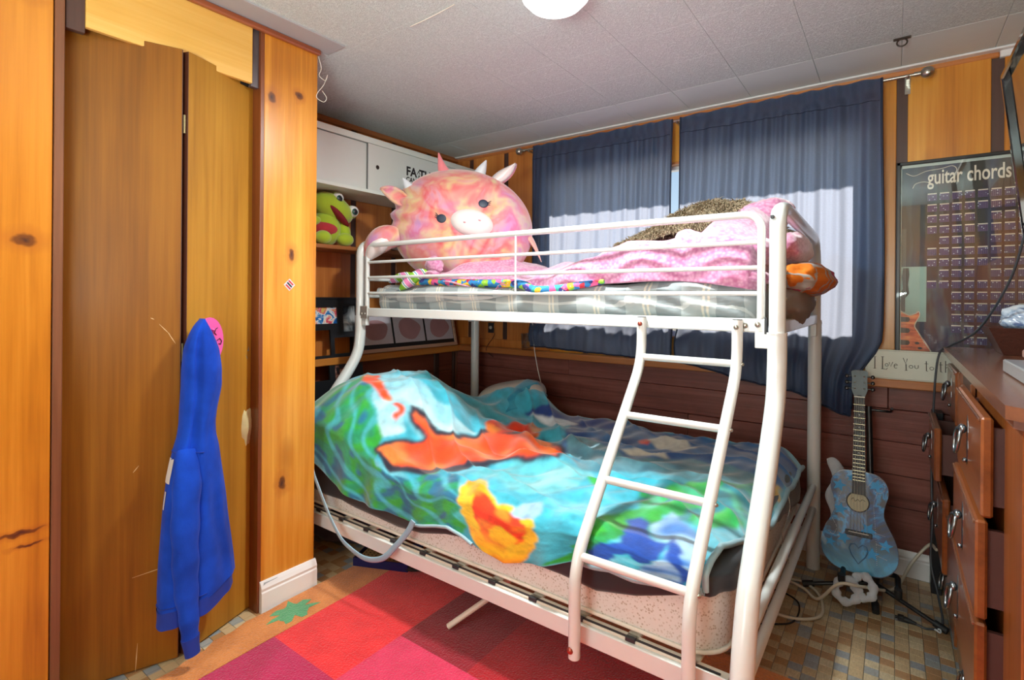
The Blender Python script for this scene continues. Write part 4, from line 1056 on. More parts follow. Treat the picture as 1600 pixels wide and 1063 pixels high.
# ------------------------------------------------------------------ curtains and rod
def t_curtain():
    t = NT('curtain_cloth'); v = t.coord((900, 60, 900)); n = t.noise(v, 1., 2)
    d = t.new('ShaderNodeBsdfDiffuse'); tr = t.new('ShaderNodeBsdfTranslucent'); mx = t.new('ShaderNodeMixShader'); mx.inputs[0].default_value = .42
    c = t.mix(t.ramp(t.noise(t.coord(), 260, 1).outputs[0], [(.4, 0.), (.6, 1.)]), '#1b3a5e', '#2a4c74')
    t.link(c, d.inputs[0]); tr.inputs[0].default_value = rgba('#8f8aa6'); tr.inputs[0].default_value = rgba('#bcc2cd')
    gl = t.new('ShaderNodeBsdfGlossy'); gl.inputs['Roughness'].default_value = .45; gl.inputs[0].default_value = rgba('#8fa3c4')
    m2 = t.new('ShaderNodeMixShader'); m2.inputs[0].default_value = .06
    t.link(d.outputs[0], mx.inputs[1]); t.link(tr.outputs[0], mx.inputs[2]); t.link(mx.outputs[0], m2.inputs[1]); t.link(gl.outputs[0], m2.inputs[2]); t.link(m2.outputs[0], t.out.inputs[0]); return t.m
CURT = t_curtain()
def curtain(x0, x1, zbot, seed, label):
    NU, NV = 240, 90; G = np.zeros((NU, NV, 3)); 
    for i in range(NU):
        u = i/(NU-1); x = x0+u*(x1-x0); zb = np.interp(x, *zbot)
        ph = u*(x1-x0)/.115*2*PI+1.4*math.sin(u*7+seed)+seed
        for k in range(NV):
            t = k/(NV-1); z = 2.155+(zb-2.155)*t
            a = .004+.005*min(1, t*2.2)
            y = -.104+a*math.sin(ph+.7*t)+.004*math.sin(ph*2.3+t*3)
            if t < .05: y = -.0990+.002*math.sin(ph*2.2)
            zz = z+(.003*math.sin(ph*1.1) if k == 0 else 0)
            # cloth piles on the ledge / billows at the bottom
            if t > .86:
                s = (t-.86)/.14; y -= .045*math.sin(s*PI)*(.6+.4*math.sin(u*11+seed)); 
                y -= .020*s
            xx = x+.010*math.sin(t*5+seed)*(.3+t)*math.sin(u*5)
            if x1 > 2: xx -= .095*float(smooth(.76, .92, t))*u**5
            G[i, k] = (xx, y, zz)
    o = MB().grid(G).build('curtain', CURT); tag(o, label, 'curtain', 'navy curtains on one rod')
    # header stitching
    P = [tuple(G[i, 6]+np.array([0, -.0015, 0])) for i in range(0, NU, 3)]
    MB().tube(P, .0016, 5).build('hem_stitch', simple('navy_stitch', '#1c2740', .6), o)
    for col_ in (0, NU-1):
        MB().tube([tuple(G[col_, k]) for k in range(0, NV, 3)], .0045, 6).build('side_hem', simple('navy_hem', '#1b2740', .6), o)
    MB().tube([tuple(G[i, NV-1]) for i in range(0, NU, 3)], .005, 6).build('bottom_hem', simple('navy_hem', '#1b2740', .6), o)
    return o
curtain(.735, 1.628, ([.7, .84, 1.1, 1.63], [.885, .885, .875, .86]), 0., 'left navy curtain glowing with daylight, its hem resting on the ledge')
curtain(1.672, 2.548, ([1.67, 1.85, 1.95, 2.25, 2.45, 2.55], [.86, .83, .80, .76, .69, .68]), 2.1, 'right navy curtain, its wider hem hanging below the ledge behind the guitar')
STEEL = simple('brushed_steel', '#b9b6ae', .28, .95, var=.05)
rod = thing('curtain_rod', 'thin steel curtain rod with ball finials above the window', 'curtain rod', (1.65, -.08, 2.12))
MB().tube([(.63, -.088, 2.142), (2.68, -.088, 2.142)], .0065, 12).build('rod', STEEL, rod)
for x, s in ((.615, -1), (2.70, 1)):
    MB().ell((x, -.088, 2.142), (.024, .022, .024)).build('finial', STEEL, rod)
    MB().tube([(x-s*.022, -.088, 2.142), (x-s*.045, -.088, 2.142)], .010, 10).build('collar', STEEL, rod)
for x in (.69, 1.65, 2.635):
    m_ = MB(); m_.box(x-.006, x+.006, -.088, -.0205, 2.128, 2.134, .001); m_.box(x-.010, x+.010, -.0225, -.0203, 2.085, 2.16, .001); m_.tube([(x, -.088, 2.131), (x, -.094, 2.131), (x, -.098, 2.142)], .004, 8)
    m_.build('bracket', STEEL, rod)

# ------------------------------------------------------------------ ceiling lamp
t = NT('lamp_glass'); t.col('#ffffff'); t.b.inputs['Emission Color'].default_value = (1, .98, .95, 1); t.b.inputs['Emission Strength'].default_value = 2.2; LG = t.m
lamp = thing('ceiling_lamp', 'round white flush ceiling lamp, lit', 'ceiling lamp', tuple(LAMP))
MB().lathe([(0, 0), (.118, 0), (.120, -.012), (.112, -.020), (0, -.020)], tuple(LAMP), (0, 0, 1), 40).build('base', simple('lamp_base', '#e4ecee', .4), lamp)
MB().lathe([(.108, -.020), (.112, -.045), (.104, -.075), (.082, -.098), (.045, -.112), (0, -.116)], tuple(LAMP), (0, 0, 1), 40).build('shade', LG, lamp)
hk = thing('ceiling_hook', 'small dark metal ring hook screwed into the ceiling near the window wall', 'hook', (2.612, -.36, 2.2))
DM = simple('dark_metal', '#4a4540', .4, .8)
MB().box(2.585, 2.64, -.366, -.352, 2.194, 2.2, .001).build('plate', DM, hk)
MB().tube([(2.612+.016*math.sin(a), -.359, 2.196-.014+.014*math.cos(a)) for a in np.linspace(.5, 2*PI-.5, 20)], .0028, 8).build('ring', DM, hk)

# ------------------------------------------------------------------ wall cabinet with sliding doors, and shelf
CW = simple('cabinet_white', '#e2ece8', .35, var=.02); CW2 = simple('cabinet_door_white', '#dbe2e0', .3, var=.015)
cab = thing('wall_cabinet', 'long white wall cabinet with two sliding doors high in the alcove', 'cabinet', (.14, -.8, 1.757))
XF = .28; cz0, cz1, cy0, cy1 = 1.757, 2.055, -1.60, -.025
c_ = MB(); c_.box(.002, XF, cy0, cy1, cz1-.018, cz1, .001); c_.box(.002, XF, cy0, cy1, cz0, cz0+.016, .001); c_.box(.002, XF, cy1-.018, cy1, cz0, cz1, .001); c_.box(.002, .008, cy0, cy1, cz0, cz1)
c_.box(XF-.006, XF+.006, cy0, cy1-.0, cz1-.03, cz1+.002, .001); c_.box(XF-.004, XF+.003, cy0, cy1, cz0-.003, cz0+.012, .001); c_.box(XF-.02, XF+.001, cy1-.02, cy1, cz0, cz1, .001)
c_.build('body', CW, cab)
MB().box(.01, .25, -.30, -.05, cz0+.017, cz0+.018).build('liner', PINE_R, cab)
dz0, dz1 = cz0+.012, cz1-.031
d1 = MB().box(XF-.020, XF-.012, cy0+.0, -1.012, dz0, dz1, .001).build('sliding_door', CW2, cab)
d2 = MB().box(XF-.009, XF-.001, -1.030, -.305, dz0, dz1, .001).build('sliding_door', CW2, cab)
MB().box(XF-.0095, XF-.0005, -1.034, -1.030, dz0, dz1).build('door_edge', simple('grey_edge', '#6f7476', .5), d2)
MB().lathe([(0, .0012), (.011, .0012), (.012, .0004), (.010, -.002)], (XF-.001, -.965, 1.905), (1, 0, 0), 18).build('finger_hole', simple('pull_dark', '#4a4038', .4, .6), d2)
INK = simple('decal_black', '#1d1c1f', .6)
text_mesh('decal_lettering', 'FA TH', .072, INK, d2, (XF-.0006, -.755, 1.905), (0, 1, 0), (0, 0, 1), .0003, .0022, sx=1.02)
text_mesh('decal_lettering', 'CAN.', .042, INK, d2, (XF-.0006, -.755, 1.866), (0, 1, 0), (0, 0, 1), .0003, .001, sx=.92)
text_mesh('decal_lettering', 'M', .042, INK, d2, (XF-.0006, -.628, 1.866), (0, 1, 0), (0, 0, 1), .0003, .001, sx=.92)
mt = MB()
for (a, b) in ((0, 0), (.004, -.026)):
    mt.prism([(0, 0), (.004, 0), (.0125, .016), (.021, 0), (.025, 0), (.0145, .022), (.0105, .022)], (XF-.0009, -.668+a, 1.905+b+.02), (0, 1, 0), (0, 0, 1), .0006)
mt.prism([(0, 0), (.006, .0), (.0185, .024), (.031, 0), (.037, 0), (.021, .031), (.016, .031)], (XF-.0009, -.668, 1.862), (0, 1, 0), (0, 0, 1), .0006)
mt.build('decal_mountain', INK, d2)
SH = wood('shelf_wood', '#b87a48', '#9c6036', '#6e3e20', 1, .4)
o = MB().box(.002, .21, -1.60, -.02, 1.438, 1.46, .003).build('wall_shelf', SH); tag(o, 'brown wooden shelf along the alcove wall under the white cabinet', 'shelf')

# ------------------------------------------------------------------ plush toys
def tuft(c, r, rot=None, fn=None, nu=28, nv=16): return MB().ell(c, r, rot, nu, nv, fn)
FG = simple('frog_green', '#a9c52c', .9, var=.14, scale=14, sheen=.5, bump=.15); FR = simple('frog_red', '#b52c38', .9, var=.15, scale=30, sheen=.4); FWH = simple('plush_white', '#eceef2', .85, var=.05, sheen=.5, bump=.2)
DK = simple('eye_dark', '#20262e', .15, coat=.5); EG = simple('eye_green', '#2c5a54', .2)
R = Euler_
fz = 1.46
frog = thing('frog_plush', 'lime green plush frog in a red top sitting on the wooden shelf', 'plush toy', (.13, -1.16, fz))
tuft((.125, -1.185, fz+.092), (.075, .080, .095)).build('body', FG, frog)
tuft((.130, -1.20, fz+.085), (.077, .078, .052)).build('red_top', FR, frog)
hd = tuft((.135, -1.155, fz+.205), (.085, .118, .072), R((-.42, 0, 0)), lambda d: 1+.10*max(0, d.y)**2).build('head', FG, frog)
tuft((.196, -1.150, fz+.158), (.024, .080, .017), R((-.66, 0, .10))).build('mouth', simple('frog_mouth', '#7c1420', .8), hd)
for (ey, ez) in ((-1.150, 1.712), (-1.052, 1.655)):
    e = tuft((.165, ey, ez), (.036, .036, .036)).build('eye_mound', FG, hd)
    w = tuft((.181, ey-.002, ez+.002), (.033, .031, .031)).build('eye', FWH, hd)
    tuft((.2105, ey-.008, ez-.003), (.008, .013, .015)).build('pupil', DK, hd)
    tuft((.2095, ey-.008, ez-.003), (.006, .018, .018)).build('iris', EG, hd)
tuft((.165, -1.29, fz+.12), (.032, .045, .026), R((.2, 0, 0))).build('arm', FG, frog)
tuft((.165, -1.095, fz+.085), (.030, .032, .055), R((.3, 0, 0))).build('arm', FG, frog)
tuft((.190, -1.245, fz+.036), (.045, .042, .036)).build('foot', FG, frog)
tuft((.185, -1.105, fz+.036), (.040, .048, .036)).build('foot', FG, frog)
wp = thing('white_plush', 'white plush toy half hidden by the pine post beside the green frog', 'plush toy', (.16, -1.37, fz))
tuft((.15, -1.372, fz+.085), (.07, .072, .085)).build('body', FWH, wp)
tuft((.155, -1.362, fz+.225), (.065, .066, .072)).build('head', FWH, wp)
tuft((.165, -1.325, fz+.033), (.05, .045, .033)).build('foot', FWH, wp)
tuft((.212, -1.320, fz+.155), (.008, .012, .016)).build('button', DK, wp)
tuft((.15, -1.35, fz+.296), (.02, .018, .03)).build('ear', FWH, wp)

def t_tie():
    t = NT('tie_dye'); v = t.coord((1, 1, 1)); n = t.noise(v, 6.5, 3, .55, .5); m_ = t.noise(t.coord((1, 1, 1)), 4.2, 2, .5, .8)
    c = t.ramp(n.outputs[0], [(.28, '#b286c0'), (.38, '#d88eaa'), (.46, '#da5a66'), (.53, '#dc8e84'), (.60, '#d8c88e'), (.70, '#d68cac')])
    c2 = t.ramp(m_.outputs[0], [(.35, '#c088c6'), (.48, '#dca8a0'), (.56, '#d86060'), (.66, '#d8ca94')])
    c = t.mix(.45, c, c2); t.col(c); t.set(Roughness=.85); t.b.inputs['Sheen Weight'].default_value = .6; t.b.inputs['Specular IOR Level'].default_value = .15
    t.bump(t.noise(t.coord(), 150, 2).outputs[0], .15, .003); return t.m
TIE = t_tie(); SAT = simple('satin_white', '#e6dcdc', .3, var=.08, coat=.3, sheen=.3, bump=.2, scale=12)
pl = thing('horned_plush', 'big round tie-dye pink plush with white snout and horns on the top bunk', 'plush toy', (.72, -.72, 1.27))
PC = Vector((.69, -.72, 1.575)); vdir = (CAM-PC); vdir.z = 0; ang = math.atan2(vdir.y, vdir.x)   # the toy's own facing, towards the middle of the room
PF = Matrix.Rotation(-.72, 3, 'Z') @ Matrix.Rotation(.16, 3, 'X') @ Matrix.Rotation(0, 3, 'Y')
PF = Matrix.Rotation(.62, 3, 'Z')   # local x = to the right in view, local -y = forward, z up
def body_fn(d):
    f = 1.0
    f *= 1+.08*max(0, -d.z)**1.2
    # gathered creases on its left cheek
    if d.x < 0: f *= 1-.030*math.sin(d.z*26)*smooth(.25, .75, -d.x)*smooth(-.5, -.1, d.z)*(1-smooth(.35, .6, d.z))
    return f
TILT = PF @ Matrix.Rotation(.20, 3, 'Y')
def PT(x, y, z): return PC+TILT @ Vector((x, y, z))
bd = MB().ell(PC, (.385, .21, .305), TILT, 80, 60, body_fn).build('body', TIE, pl)
def on_body(x, z, out=0.):
    """point on the front of the body at local x,z"""
    f = 1+.08*max(0, -z/.305)**1.2
    r = max(0, 1-(x/(.385*f))**2-(z/(.305*f))**2); return PT(x, -.21*f*math.sqrt(r)-out, z)
def face_patch(name, cx, cz, rx, rz, mat, rise, par):
    G = []
    for i in range(9):
        rr_ = i/8; row = []
        for k in range(33):
            a = 2*PI*k/32; x, z = cx+rx*rr_*math.cos(a), cz+rz*rr_*math.sin(a)
            row.append(tuple(on_body(x, z, rise*math.sqrt(max(0, 1-rr_**2))+.001)))
        G.append(row)
    return MB().grid(np.array(G)).build(name, mat, par)
snx, snz = .07, .005
sn = face_patch('snout', snx, snz, .108, .068, simple('snout_white', '#d8cfcd', .7, var=.02, sheen=.4), .03, bd)
for (x, z, a) in ((snx-.032, snz-.008, .2), (snx+.038, snz+.018, -.4)):
    face_patch('nostril', x, z, .011, .006, simple('nostril_pink', '#e6a6b0', .7), .036, sn)
for x, z in ((-.085, -.005), (.105, .115)):
    e = face_patch('eye', x, z, .025, .022, simple('eye_navy', '#273044', .5), .004, bd)
    lsh = MB(); s = -1 if x < 0 else 1
    for da in (0, 1, 2):
        a = on_body(x+s*.020, z+.006*da-.002, .003); b = on_body(x+s*(.036+.0*da), z+.011*da+.002, .004); lsh.tube([a, b], [.0025, .001], 6)
    lsh.build('eyelash', simple('eye_navy', '#273044', .5), e)
def cone(p, q, r, name, mat, par, bend=0., flat=1.):
    p = Vector(p); q = Vector(q); n = 9; P = [p+(q-p)*i/(n-1)+Vector((0, 0, bend))*math.sin(PI*i/(n-1)) for i in range(n)]
    return MB().tube(P, [r*(1-(i/(n-1))**1.5)+.003 for i in range(n)], 16, flat=flat).build(name, mat, par)
TIEP = simple('horn_pink', '#e8838c', .8, var=.1, sheen=.5); HORNW = simple('horn_white', '#d9dfe8', .45, var=.04, sheen=.3)
cone(PT(-.14, -.03, .25), PT(-.20, -.05, .355), .034, 'horn', TIEP, pl, -.02)
cone(PT(-.305, -.06, .13), PT(-.355, -.07, .18), .026, 'horn', HORNW, pl)
cone(PT(.03, .0, .285), PT(.055, -.02, .375), .032, 'horn', HORNW, pl)
def ear(base, tip, side, w, lab):
    base = Vector(base); tip = Vector(tip); L = tip-base; side = Vector(side).normalized(); n = L.normalized().cross(side)
    for (nm, mt_, sc_, dy) in (('ear', TIE, 1., 0), ('ear_lining', SAT, .82, .010)):
        G = []
        for i in range(14):
            t_ = i/13; ww = w*math.sin(PI*(.12+.86*t_))**.8*sc_; row = []
            for k in range(9):
                s = (k/8-.5)*2; row.append(tuple(base+L*(t_*(.97 if dy else 1)+(.02 if dy else 0))+side*ww*s+n*((s*s)*.022-.0-dy)))
            G.append(row)
        o = MB().grid(np.array(G)).build(nm, mt_, pl); m_ = o.modifiers.new('t', 'SOLIDIFY'); m_.thickness = .012 if nm == 'ear' else .003
ear(PT(-.29, -.07, .06), PT(-.445, -.13, .09), PF @ Vector((0, .15, -1)), .047, '')
ear(PT(.10, -.02, .24), PT(.215, -.05, .385), PF @ Vector((1, -.2, -.45)), .042, '')
# curled foot over the rail and the small wing on the right
def foot():
    P = bez([PT(-.31, -.08, -.13), PT(-.375, -.10, -.155), PT(-.42, -.11, -.215), PT(-.445, -.12, -.275)], 6); n = len(P)
    MB().tube(P, [.075*math.sin(PI*(.25+.68*i/(n-1)))+.004 for i in range(n)], 18, flat=.85).build('foot', TIE, pl)
    P = [p+PF @ Vector((.012, -.022, -.014)) for p in P[4:]]; n = len(P)
    MB().tube(P, [.060*math.sin(PI*(.22+.70*i/(n-1)))+.003 for i in range(n)], 16, flat=.7).build('foot_pad', SAT, pl)
foot()
cone(PT(.345, -.02, .03), PT(.46, -.05, -.105), .045, 'wing', simple('wing_peach', '#eeaa9c', .8, var=.1, sheen=.5), pl, .02, .35)

# ------------------------------------------------------------------ pictures in the alcove
def t_photo(name, stops, sc=9, seedv=(0, 0, 0)):
    t = NT(name); n = t.noise(t.vmath('ADD', t.coord(), seedv), sc, 3, .5, .8); t.col(t.ramp(n.outputs[0], stops)); t.set(Roughness=.25); t.b.inputs['Coat Weight'].default_value = .4; return t.m
BF = simple('frame_black', '#1b1c20', .35, coat=.2); PHO = t_photo('photo_bright', [(.38, '#1c5cae'), (.45, '#4a90d0'), (.50, '#e8f0f4'), (.56, '#f0c8b0'), (.62, '#d82c6a'), (.7, '#d8c070')], 22)
PHB = t_photo('photo_grey', [(.35, '#2a2e34'), (.5, '#8a9298'), (.62, '#d0d6da')], 12); PHC = t_photo('photo_small', [(.4, '#2c3038'), (.48, '#8a5a50'), (.56, '#c9a090'), (.66, '#6ab0c4')], 20)
cf = thing('collage_frame', 'black collage frame with cut-out windows, most empty, leaning below the shelf', 'picture frame', (.14, -1.2, .60))
# the frame leans: top against the wall side, foot out on the bed edge
A0 = Vector((.130, -1.40, .62)); axv = Vector((0, 1, 0)); up_v = Vector((-.05, .0, .56)).normalized(); nrm = axv.cross(up_v)
FW_, FH_ = .468, .565
holes = [(.165, .42, .15, .09), (.352, .372, .085, .145), (.160, .248, .105, .137), (.290, .252, .125, .088), (.130, .115, .120, .082), (.285, .09, .085, .105)]
def frame_plate():
    xs_ = sorted({0, FW_}|{h[0] for h in holes}|{h[0]+h[2] for h in holes}); zs_ = sorted({0, FH_}|{h[1] for h in holes}|{h[1]+h[3] for h in holes}); mb = MB()
    for a, b in zip(xs_[:-1], xs_[1:]):
        for c, d in zip(zs_[:-1], zs_[1:]):
            mx, mz = (a+b)/2, (c+d)/2
            if any(h[0] < mx < h[0]+h[2] and h[1] < mz < h[1]+h[3] for h in holes): continue
            p = A0+axv*mx+up_v*mz; mb.obox(p, axv, nrm, up_v, (b-a)/2, .006, (d-c)/2)
    return mb
frame_plate().build('mount', BF, cf)
for h, m_ in ((holes[0], PHO), (holes[1], PHB), (holes[5], PHC)):
    p = A0+axv*(h[0]+h[2]/2)+up_v*(h[1]+h[3]/2)+nrm*-.003
    MB().obox(p, axv, nrm, up_v, h[2]/2, .001, h[3]/2).build('photograph', m_, cf)
for (a, b, c, d) in ((0, FW_, FH_-.012, FH_), (0, FW_, 0, .012), (0, .012, 0, FH_), (FW_-.012, FW_, 0, FH_)):
    p = A0+axv*(a+b)/2+up_v*(c+d)/2; MB().obox(p, axv, nrm, up_v, (b-a)/2, .010, (d-c)/2, .002).build('frame_bar', BF, cf)
tf = thing('triple_photo_frame', 'wide pale wood frame holding three soft pink photographs on the alcove ledge', 'picture frame', (.06, -.5, .852))
PW = wood('pale_pinkish_wood', '#d8b8a0', '#c9a48c', '#b08a72', 1, .4); uu_ = Vector((-.055, 0, .25)).normalized(); ay = Vector((0, 1, 0)); nn = ay.cross(uu_)
F0 = Vector((.098, -.965, .853)); L_, H_ = .86, .25
def fb_(a, b, c, d, th, name, mat, out=0.): 
    p = F0+ay*(a+b)/2+uu_*(c+d)/2+nn*out; return MB().obox(p, ay, nn, uu_, (b-a)/2, th, (d-c)/2, .001).build(name, mat, tf)
fb_(0, L_, 0, .022, .011, 'frame_bar', PW); fb_(0, L_, H_-.022, H_, .011, 'frame_bar', PW); fb_(0, .020, .022, H_-.022, .011, 'frame_bar', PW); fb_(L_-.020, L_, .022, H_-.022, .011, 'frame_bar', PW)
fb_(.018, L_-.018, .020, H_-.020, .003, 'mount', BF)
PB = simple('photo_ground', '#d0cad6', .3, var=.06); PK = simple('photo_skin', '#b98f94', .35, var=.25, scale=9)
for k in range(3):
    a = .035+.272*k
    ph = fb_(a, a+.256, .048, H_-.030, .0015, 'photograph', PB, .003)
    c = F0+ay*(a+.128)+uu_*.135+nn*.0052
    vs = []; n_ = 26
    poly = [(.092*math.cos(2*PI*i/n_)*(1+.08*math.sin(3*2*PI*i/n_+k)), .068*math.sin(2*PI*i/n_)*(1+.1*math.cos(2*2*PI*i/n_+k*2))) for i in range(n_)]
    MB().prism(poly, c, ay, uu_, .0004).build('print_shape', PK, ph)

# ------------------------------------------------------------------ odds and ends on the window wall
o = thing('wall_socket', 'black socket plate with a white night light on the boards below the top bunk', 'socket', (.34, -.022, .95))
MB().box(.318, .366, -.026, -.0201, .945, 1.015, .002).build('plate', simple('socket_black', '#1c1b1c', .35), o)
MB().lathe([(0, .012), (.008, .011), (.012, .004), (.012, 0)], (.342, -.026, .982), (0, -1, 0), 16).build('plug', simple('plug_ivory', '#c9c4b6', .4), o)
o = thing('wall_light', 'white bowl-shaped light on the boards just under the top bunk frame', 'wall light', (.37, -.08, 1.0))
MB().lathe([(.10, .075), (.102, .060), (.090, .030), (.06, .010), (.02, .0), (0, 0)], (.375, -.125, 1.028), (0, 0, 1), 30).build('shade', simple('shade_white', '#e4e2e6', .4, var=.03), o)
MB().tube([(.375, -.021, 1.06), (.375, -.07, 1.06), (.375, -.125, 1.04)], .008, 8).build('arm', STEEL, o)
MB().tube(bez([(.375, -.024, 1.05), (.366, -.024, .99), (.372, -.024, .93), (.365, -.103, .84), (.368, -.03, .78)], 8), .0022, 6).build('cord', simple('cord_brown', '#3a2a22', .6), o)
# clear glass mug on the ledge
t = NT('clear_glass'); t.col('#f4f8f8'); t.set(Roughness=.02, IOR=1.45); t.b.inputs['Transmission Weight'].default_value = 1.; CG = t.m
t = NT('mug_glass'); tr = t.new('ShaderNodeBsdfTransparent'); gl = t.new('ShaderNodeBsdfGlossy'); gl.inputs['Roughness'].default_value = .05; tr.inputs[0].default_value = (.93, .95, .95, 1)
lw = t.new('ShaderNodeLayerWeight'); lw.inputs[0].default_value = .35; mx = t.new('ShaderNodeMixShader'); t.link(lw.outputs['Facing'], mx.inputs[0]); t.link(tr.outputs[0], mx.inputs[1]); t.link(gl.outputs[0], mx.inputs[2]); t.link(mx.outputs[0], t.out.inputs[0]); MUG = t.m
mg = thing('glass_mug', 'clear glass mug on the ledge beside the left curtain', 'mug', (.67, -.062, .852))
MB().lathe([(0, .0), (.030, .0), (.033, .006), (.034, .02), (.038, .105), (.036, .106), (.031, .02), (.026, .012), (0, .011)], (.665, -.058, .852), (0, 0, 1), 28).build('body', MUG, mg)
MB().tube(bez([(.700, -.058, .94), (.722, -.058, .945), (.735, -.058, .92), (.728, -.058, .885), (.702, -.058, .875)], 6), .0045, 8).build('handle', MUG, mg)
cdw = simple('cord_white', '#ddd9d2', .5, var=.04)
o = MB().tube(bez([(.752, -.125, 1.09), (.757, -.123, 1.0), (.765, -.121, .90), (.772, -.118, .84), (.79, -.112, .74), (.83, -.11, .60), (.86, -.12, .515)], 10), .0028, 8).build('hanging_cord', cdw)
tag(o, 'thin white cord hanging down the planks behind the lower bunk', 'cord')

# ------------------------------------------------------------------ dresser
DR = wood('dresser_wood', '#a5622e', '#8a4c22', '#5e3216', 2, .28, ring=.7, coat=.6); DRT = wood('dresser_top_wood', '#8a5a42', '#754a36', '#55332a', 1, .22, coat=.7)
DRD = wood('dresser_drawer_wood', '#9a5628', '#80441e', '#542c14', 1, .28, ring=.6, coat=.6); DRK = wood('dresser_recess_wood', '#5c3020', '#472318', '#2c140e', 2, .4)
PEW = simple('pewter', '#8e959a', .25, .95, var=.1, scale=60)
dr = thing('dresser', 'long brown wooden dresser with metal ring pulls, several drawers left ajar', 'dresser', (3.03, -.9, 0))
MB().box(2.785, 3.27, -1.60, -.17, .05, .965, .003).build('body', DR, dr)
MB().box(2.80, 3.27, -1.58, -.19, 0, .05, .002).build('plinth', DRK, dr)
tp = [(2.775, -.155), (3.272, -.155), (3.272, -1.64), (2.795, -1.64), (2.765, -1.60), (2.765, -.165)]
MB().prism(tp, (0, 0, .965), (1, 0, 0), (0, 1, 0), .018).build('top_moulding', DRT, dr)
tp2 = [(2.762, -.145), (3.274, -.145), (3.274, -1.655), (2.790, -1.655), (2.752, -1.615), (2.752, -.155)]
MB().prism(tp2, (0, 0, .983), (1, 0, 0), (0, 1, 0), .024).build('top', DRT, dr)
MB().box(2.777, 2.787, -1.60, -1.415, .05, .965, .003).build('corner_stile', DR, dr)
MB().box(2.779, 2.787, -1.595, -1.585, .07, .95, .002).build('bead', DRK, dr)
MB().box(2.781, 2.787, -.885, -.530, .50, .950, .001).build('recess', DRK, dr)
MB().box(2.772, 2.786, -.845, -.600, .54, .915, .005).build('centre_panel', DR, dr)
for (a, b) in ((-.565, -.535), (-.885, -.862)): MB().box(2.772, 2.787, a, b, .50, .95, .002).build('stile', DR, dr)
def ring_pull(y, z, x, par):
    h = MB(); h.prism([(-.012, -.048), (0, -.062), (.012, -.048), (.017, -.02), (.014, .0), (.017, .02), (.012, .048), (0, .062), (-.012, .048), (-.017, .02), (-.014, 0), (-.017, -.02)], (x-.0005, y, z), (0, -1, 0), (0, 0, 1), -.003)
    h.ell((x-.010, y, z+.026), (.009, .014, .012), None, 16, 10)
    h.tube([(x-.014-.010*math.sin(a/2+.3), y+.021*math.sin(a), z-.004+.030*math.cos(a)) for a in np.linspace(0, 2*PI, 29)[:-1]], .0042, 8, closed=True)
    h.ell((x-.005, y, z-.052), (.005, .005, .006), None, 12, 8)
    return h.build('ring_pull', PEW, par)
def drawer(y0, y1, z0, z1, out, hy=None, n=1):
    x = 2.785-out-.020
    o = MB().box(x, x+.020, y0, y1, z0, z1, .005).build('drawer', DRD, dr)
    if out > .01:
        bx = MB(); bx.box(x+.020, 2.79, y0+.025, y0+.037, z0+.02, z1-.025); bx.box(x+.020, 2.79, y1-.037, y1-.025, z0+.02, z1-.025); bx.box(x+.020, 2.79, y0+.03, y1-.03, z0+.02, z0+.026)
        bx.build('drawer_box', simple('drawer_box', '#5e3a34', .5), o)
    MB().box(x-.004, x+.001, y0+.006, y1-.006, z1-.010, z1-.003, .002).build('lip', DRT, o)
    for k in range(n): ring_pull((y0+y1)/2 if n == 1 else y0+(y1-y0)*(.5+.52*(k-.5)), (z0+z1)/2+.005, x, o)
drawer(-1.395, -.895, .735, .945, .022); drawer(-1.395, -.895, .520, .728, .030)
drawer(-1.395, -.700, .290, .512, .030); drawer(-1.395, -.700, .070, .282, .004)
drawer(-.520, -.185, .760, .945, .0); drawer(-.520, -.185, .560, .745, .055); drawer(-.665, -.185, .300, .545, .040); drawer(-.665, -.185, .075, .285, .008)
# things on the dresser
LTH = simple('faux_croc', '#4a2820', .4, var=.3, scale=90, bump=.5, coat=.2)
tray = thing('leather_tray', 'dark brown faux crocodile tray on the dresser holding something silky', 'tray', (3.0, -.5, 1.008))
def frustum(x0, x1, y0, y1, z0, z1, g, th=.006):
    mb = MB(); n = 0
    A = [(x0, y0), (x1, y0), (x1, y1), (x0, y1)]; B = [(x0-g, y0-g), (x1+g, y0-g), (x1+g, y1+g), (x0-g, y1+g)]
    i1 = [(x0+th, y0+th), (x1-th, y0+th), (x1-th, y1-th), (x0+th, y1-th)]; B1 = [(x0-g+th, y0-g+th), (x1+g-th, y0-g+th), (x1+g-th, y1+g-th), (x0-g+th, y1+g-th)]
    V = [(*p, z0) for p in A]+[(*p, z1) for p in B]+[(*p, z1) for p in B1]+[(*p, z0+th) for p in i1]
    F_ = [(0, 3, 2, 1)]
    for b in (0, 4, 8): F_ += [(b+k, b+(k+1) % 4, b+4+(k+1) % 4, b+4+k) for k in range(4)]
    F_.append((12, 13, 14, 15)); return mb.add(V, F_)
frustum(2.895, 3.16, -.44, -.27, 1.008, 1.10, .042).build('bowl', LTH, tray)
def satin():
    t = NT('satin_print'); n = t.noise(t.coord(), 11, 4, .6, 1.); t.col(t.ramp(n.outputs[0], [(.36, '#5a6f9a'), (.46, '#b9cbe0'), (.56, '#e4ecf4'), (.7, '#f4f6f8')])); t.set(Roughness=.2); t.b.inputs['Coat Weight'].default_value = .5; return t.m
o = lump((3.0, -.36, 1.125), (.105, .085, .062), (0, 0, .2), 20, .25).build('satin_bonnet', satin()); tag(o, 'crumpled shiny white and blue satin cloth in the brown tray', 'cloth')
o = MB().box(2.822, 3.02, -1.34, -1.02, 1.008, 1.040, .003).build('grey_box', simple('grey_plastic', '#8b8d92', .3, var=.05, coat=.3)); tag(o, 'flat grey plastic box at the front of the dresser top', 'box')
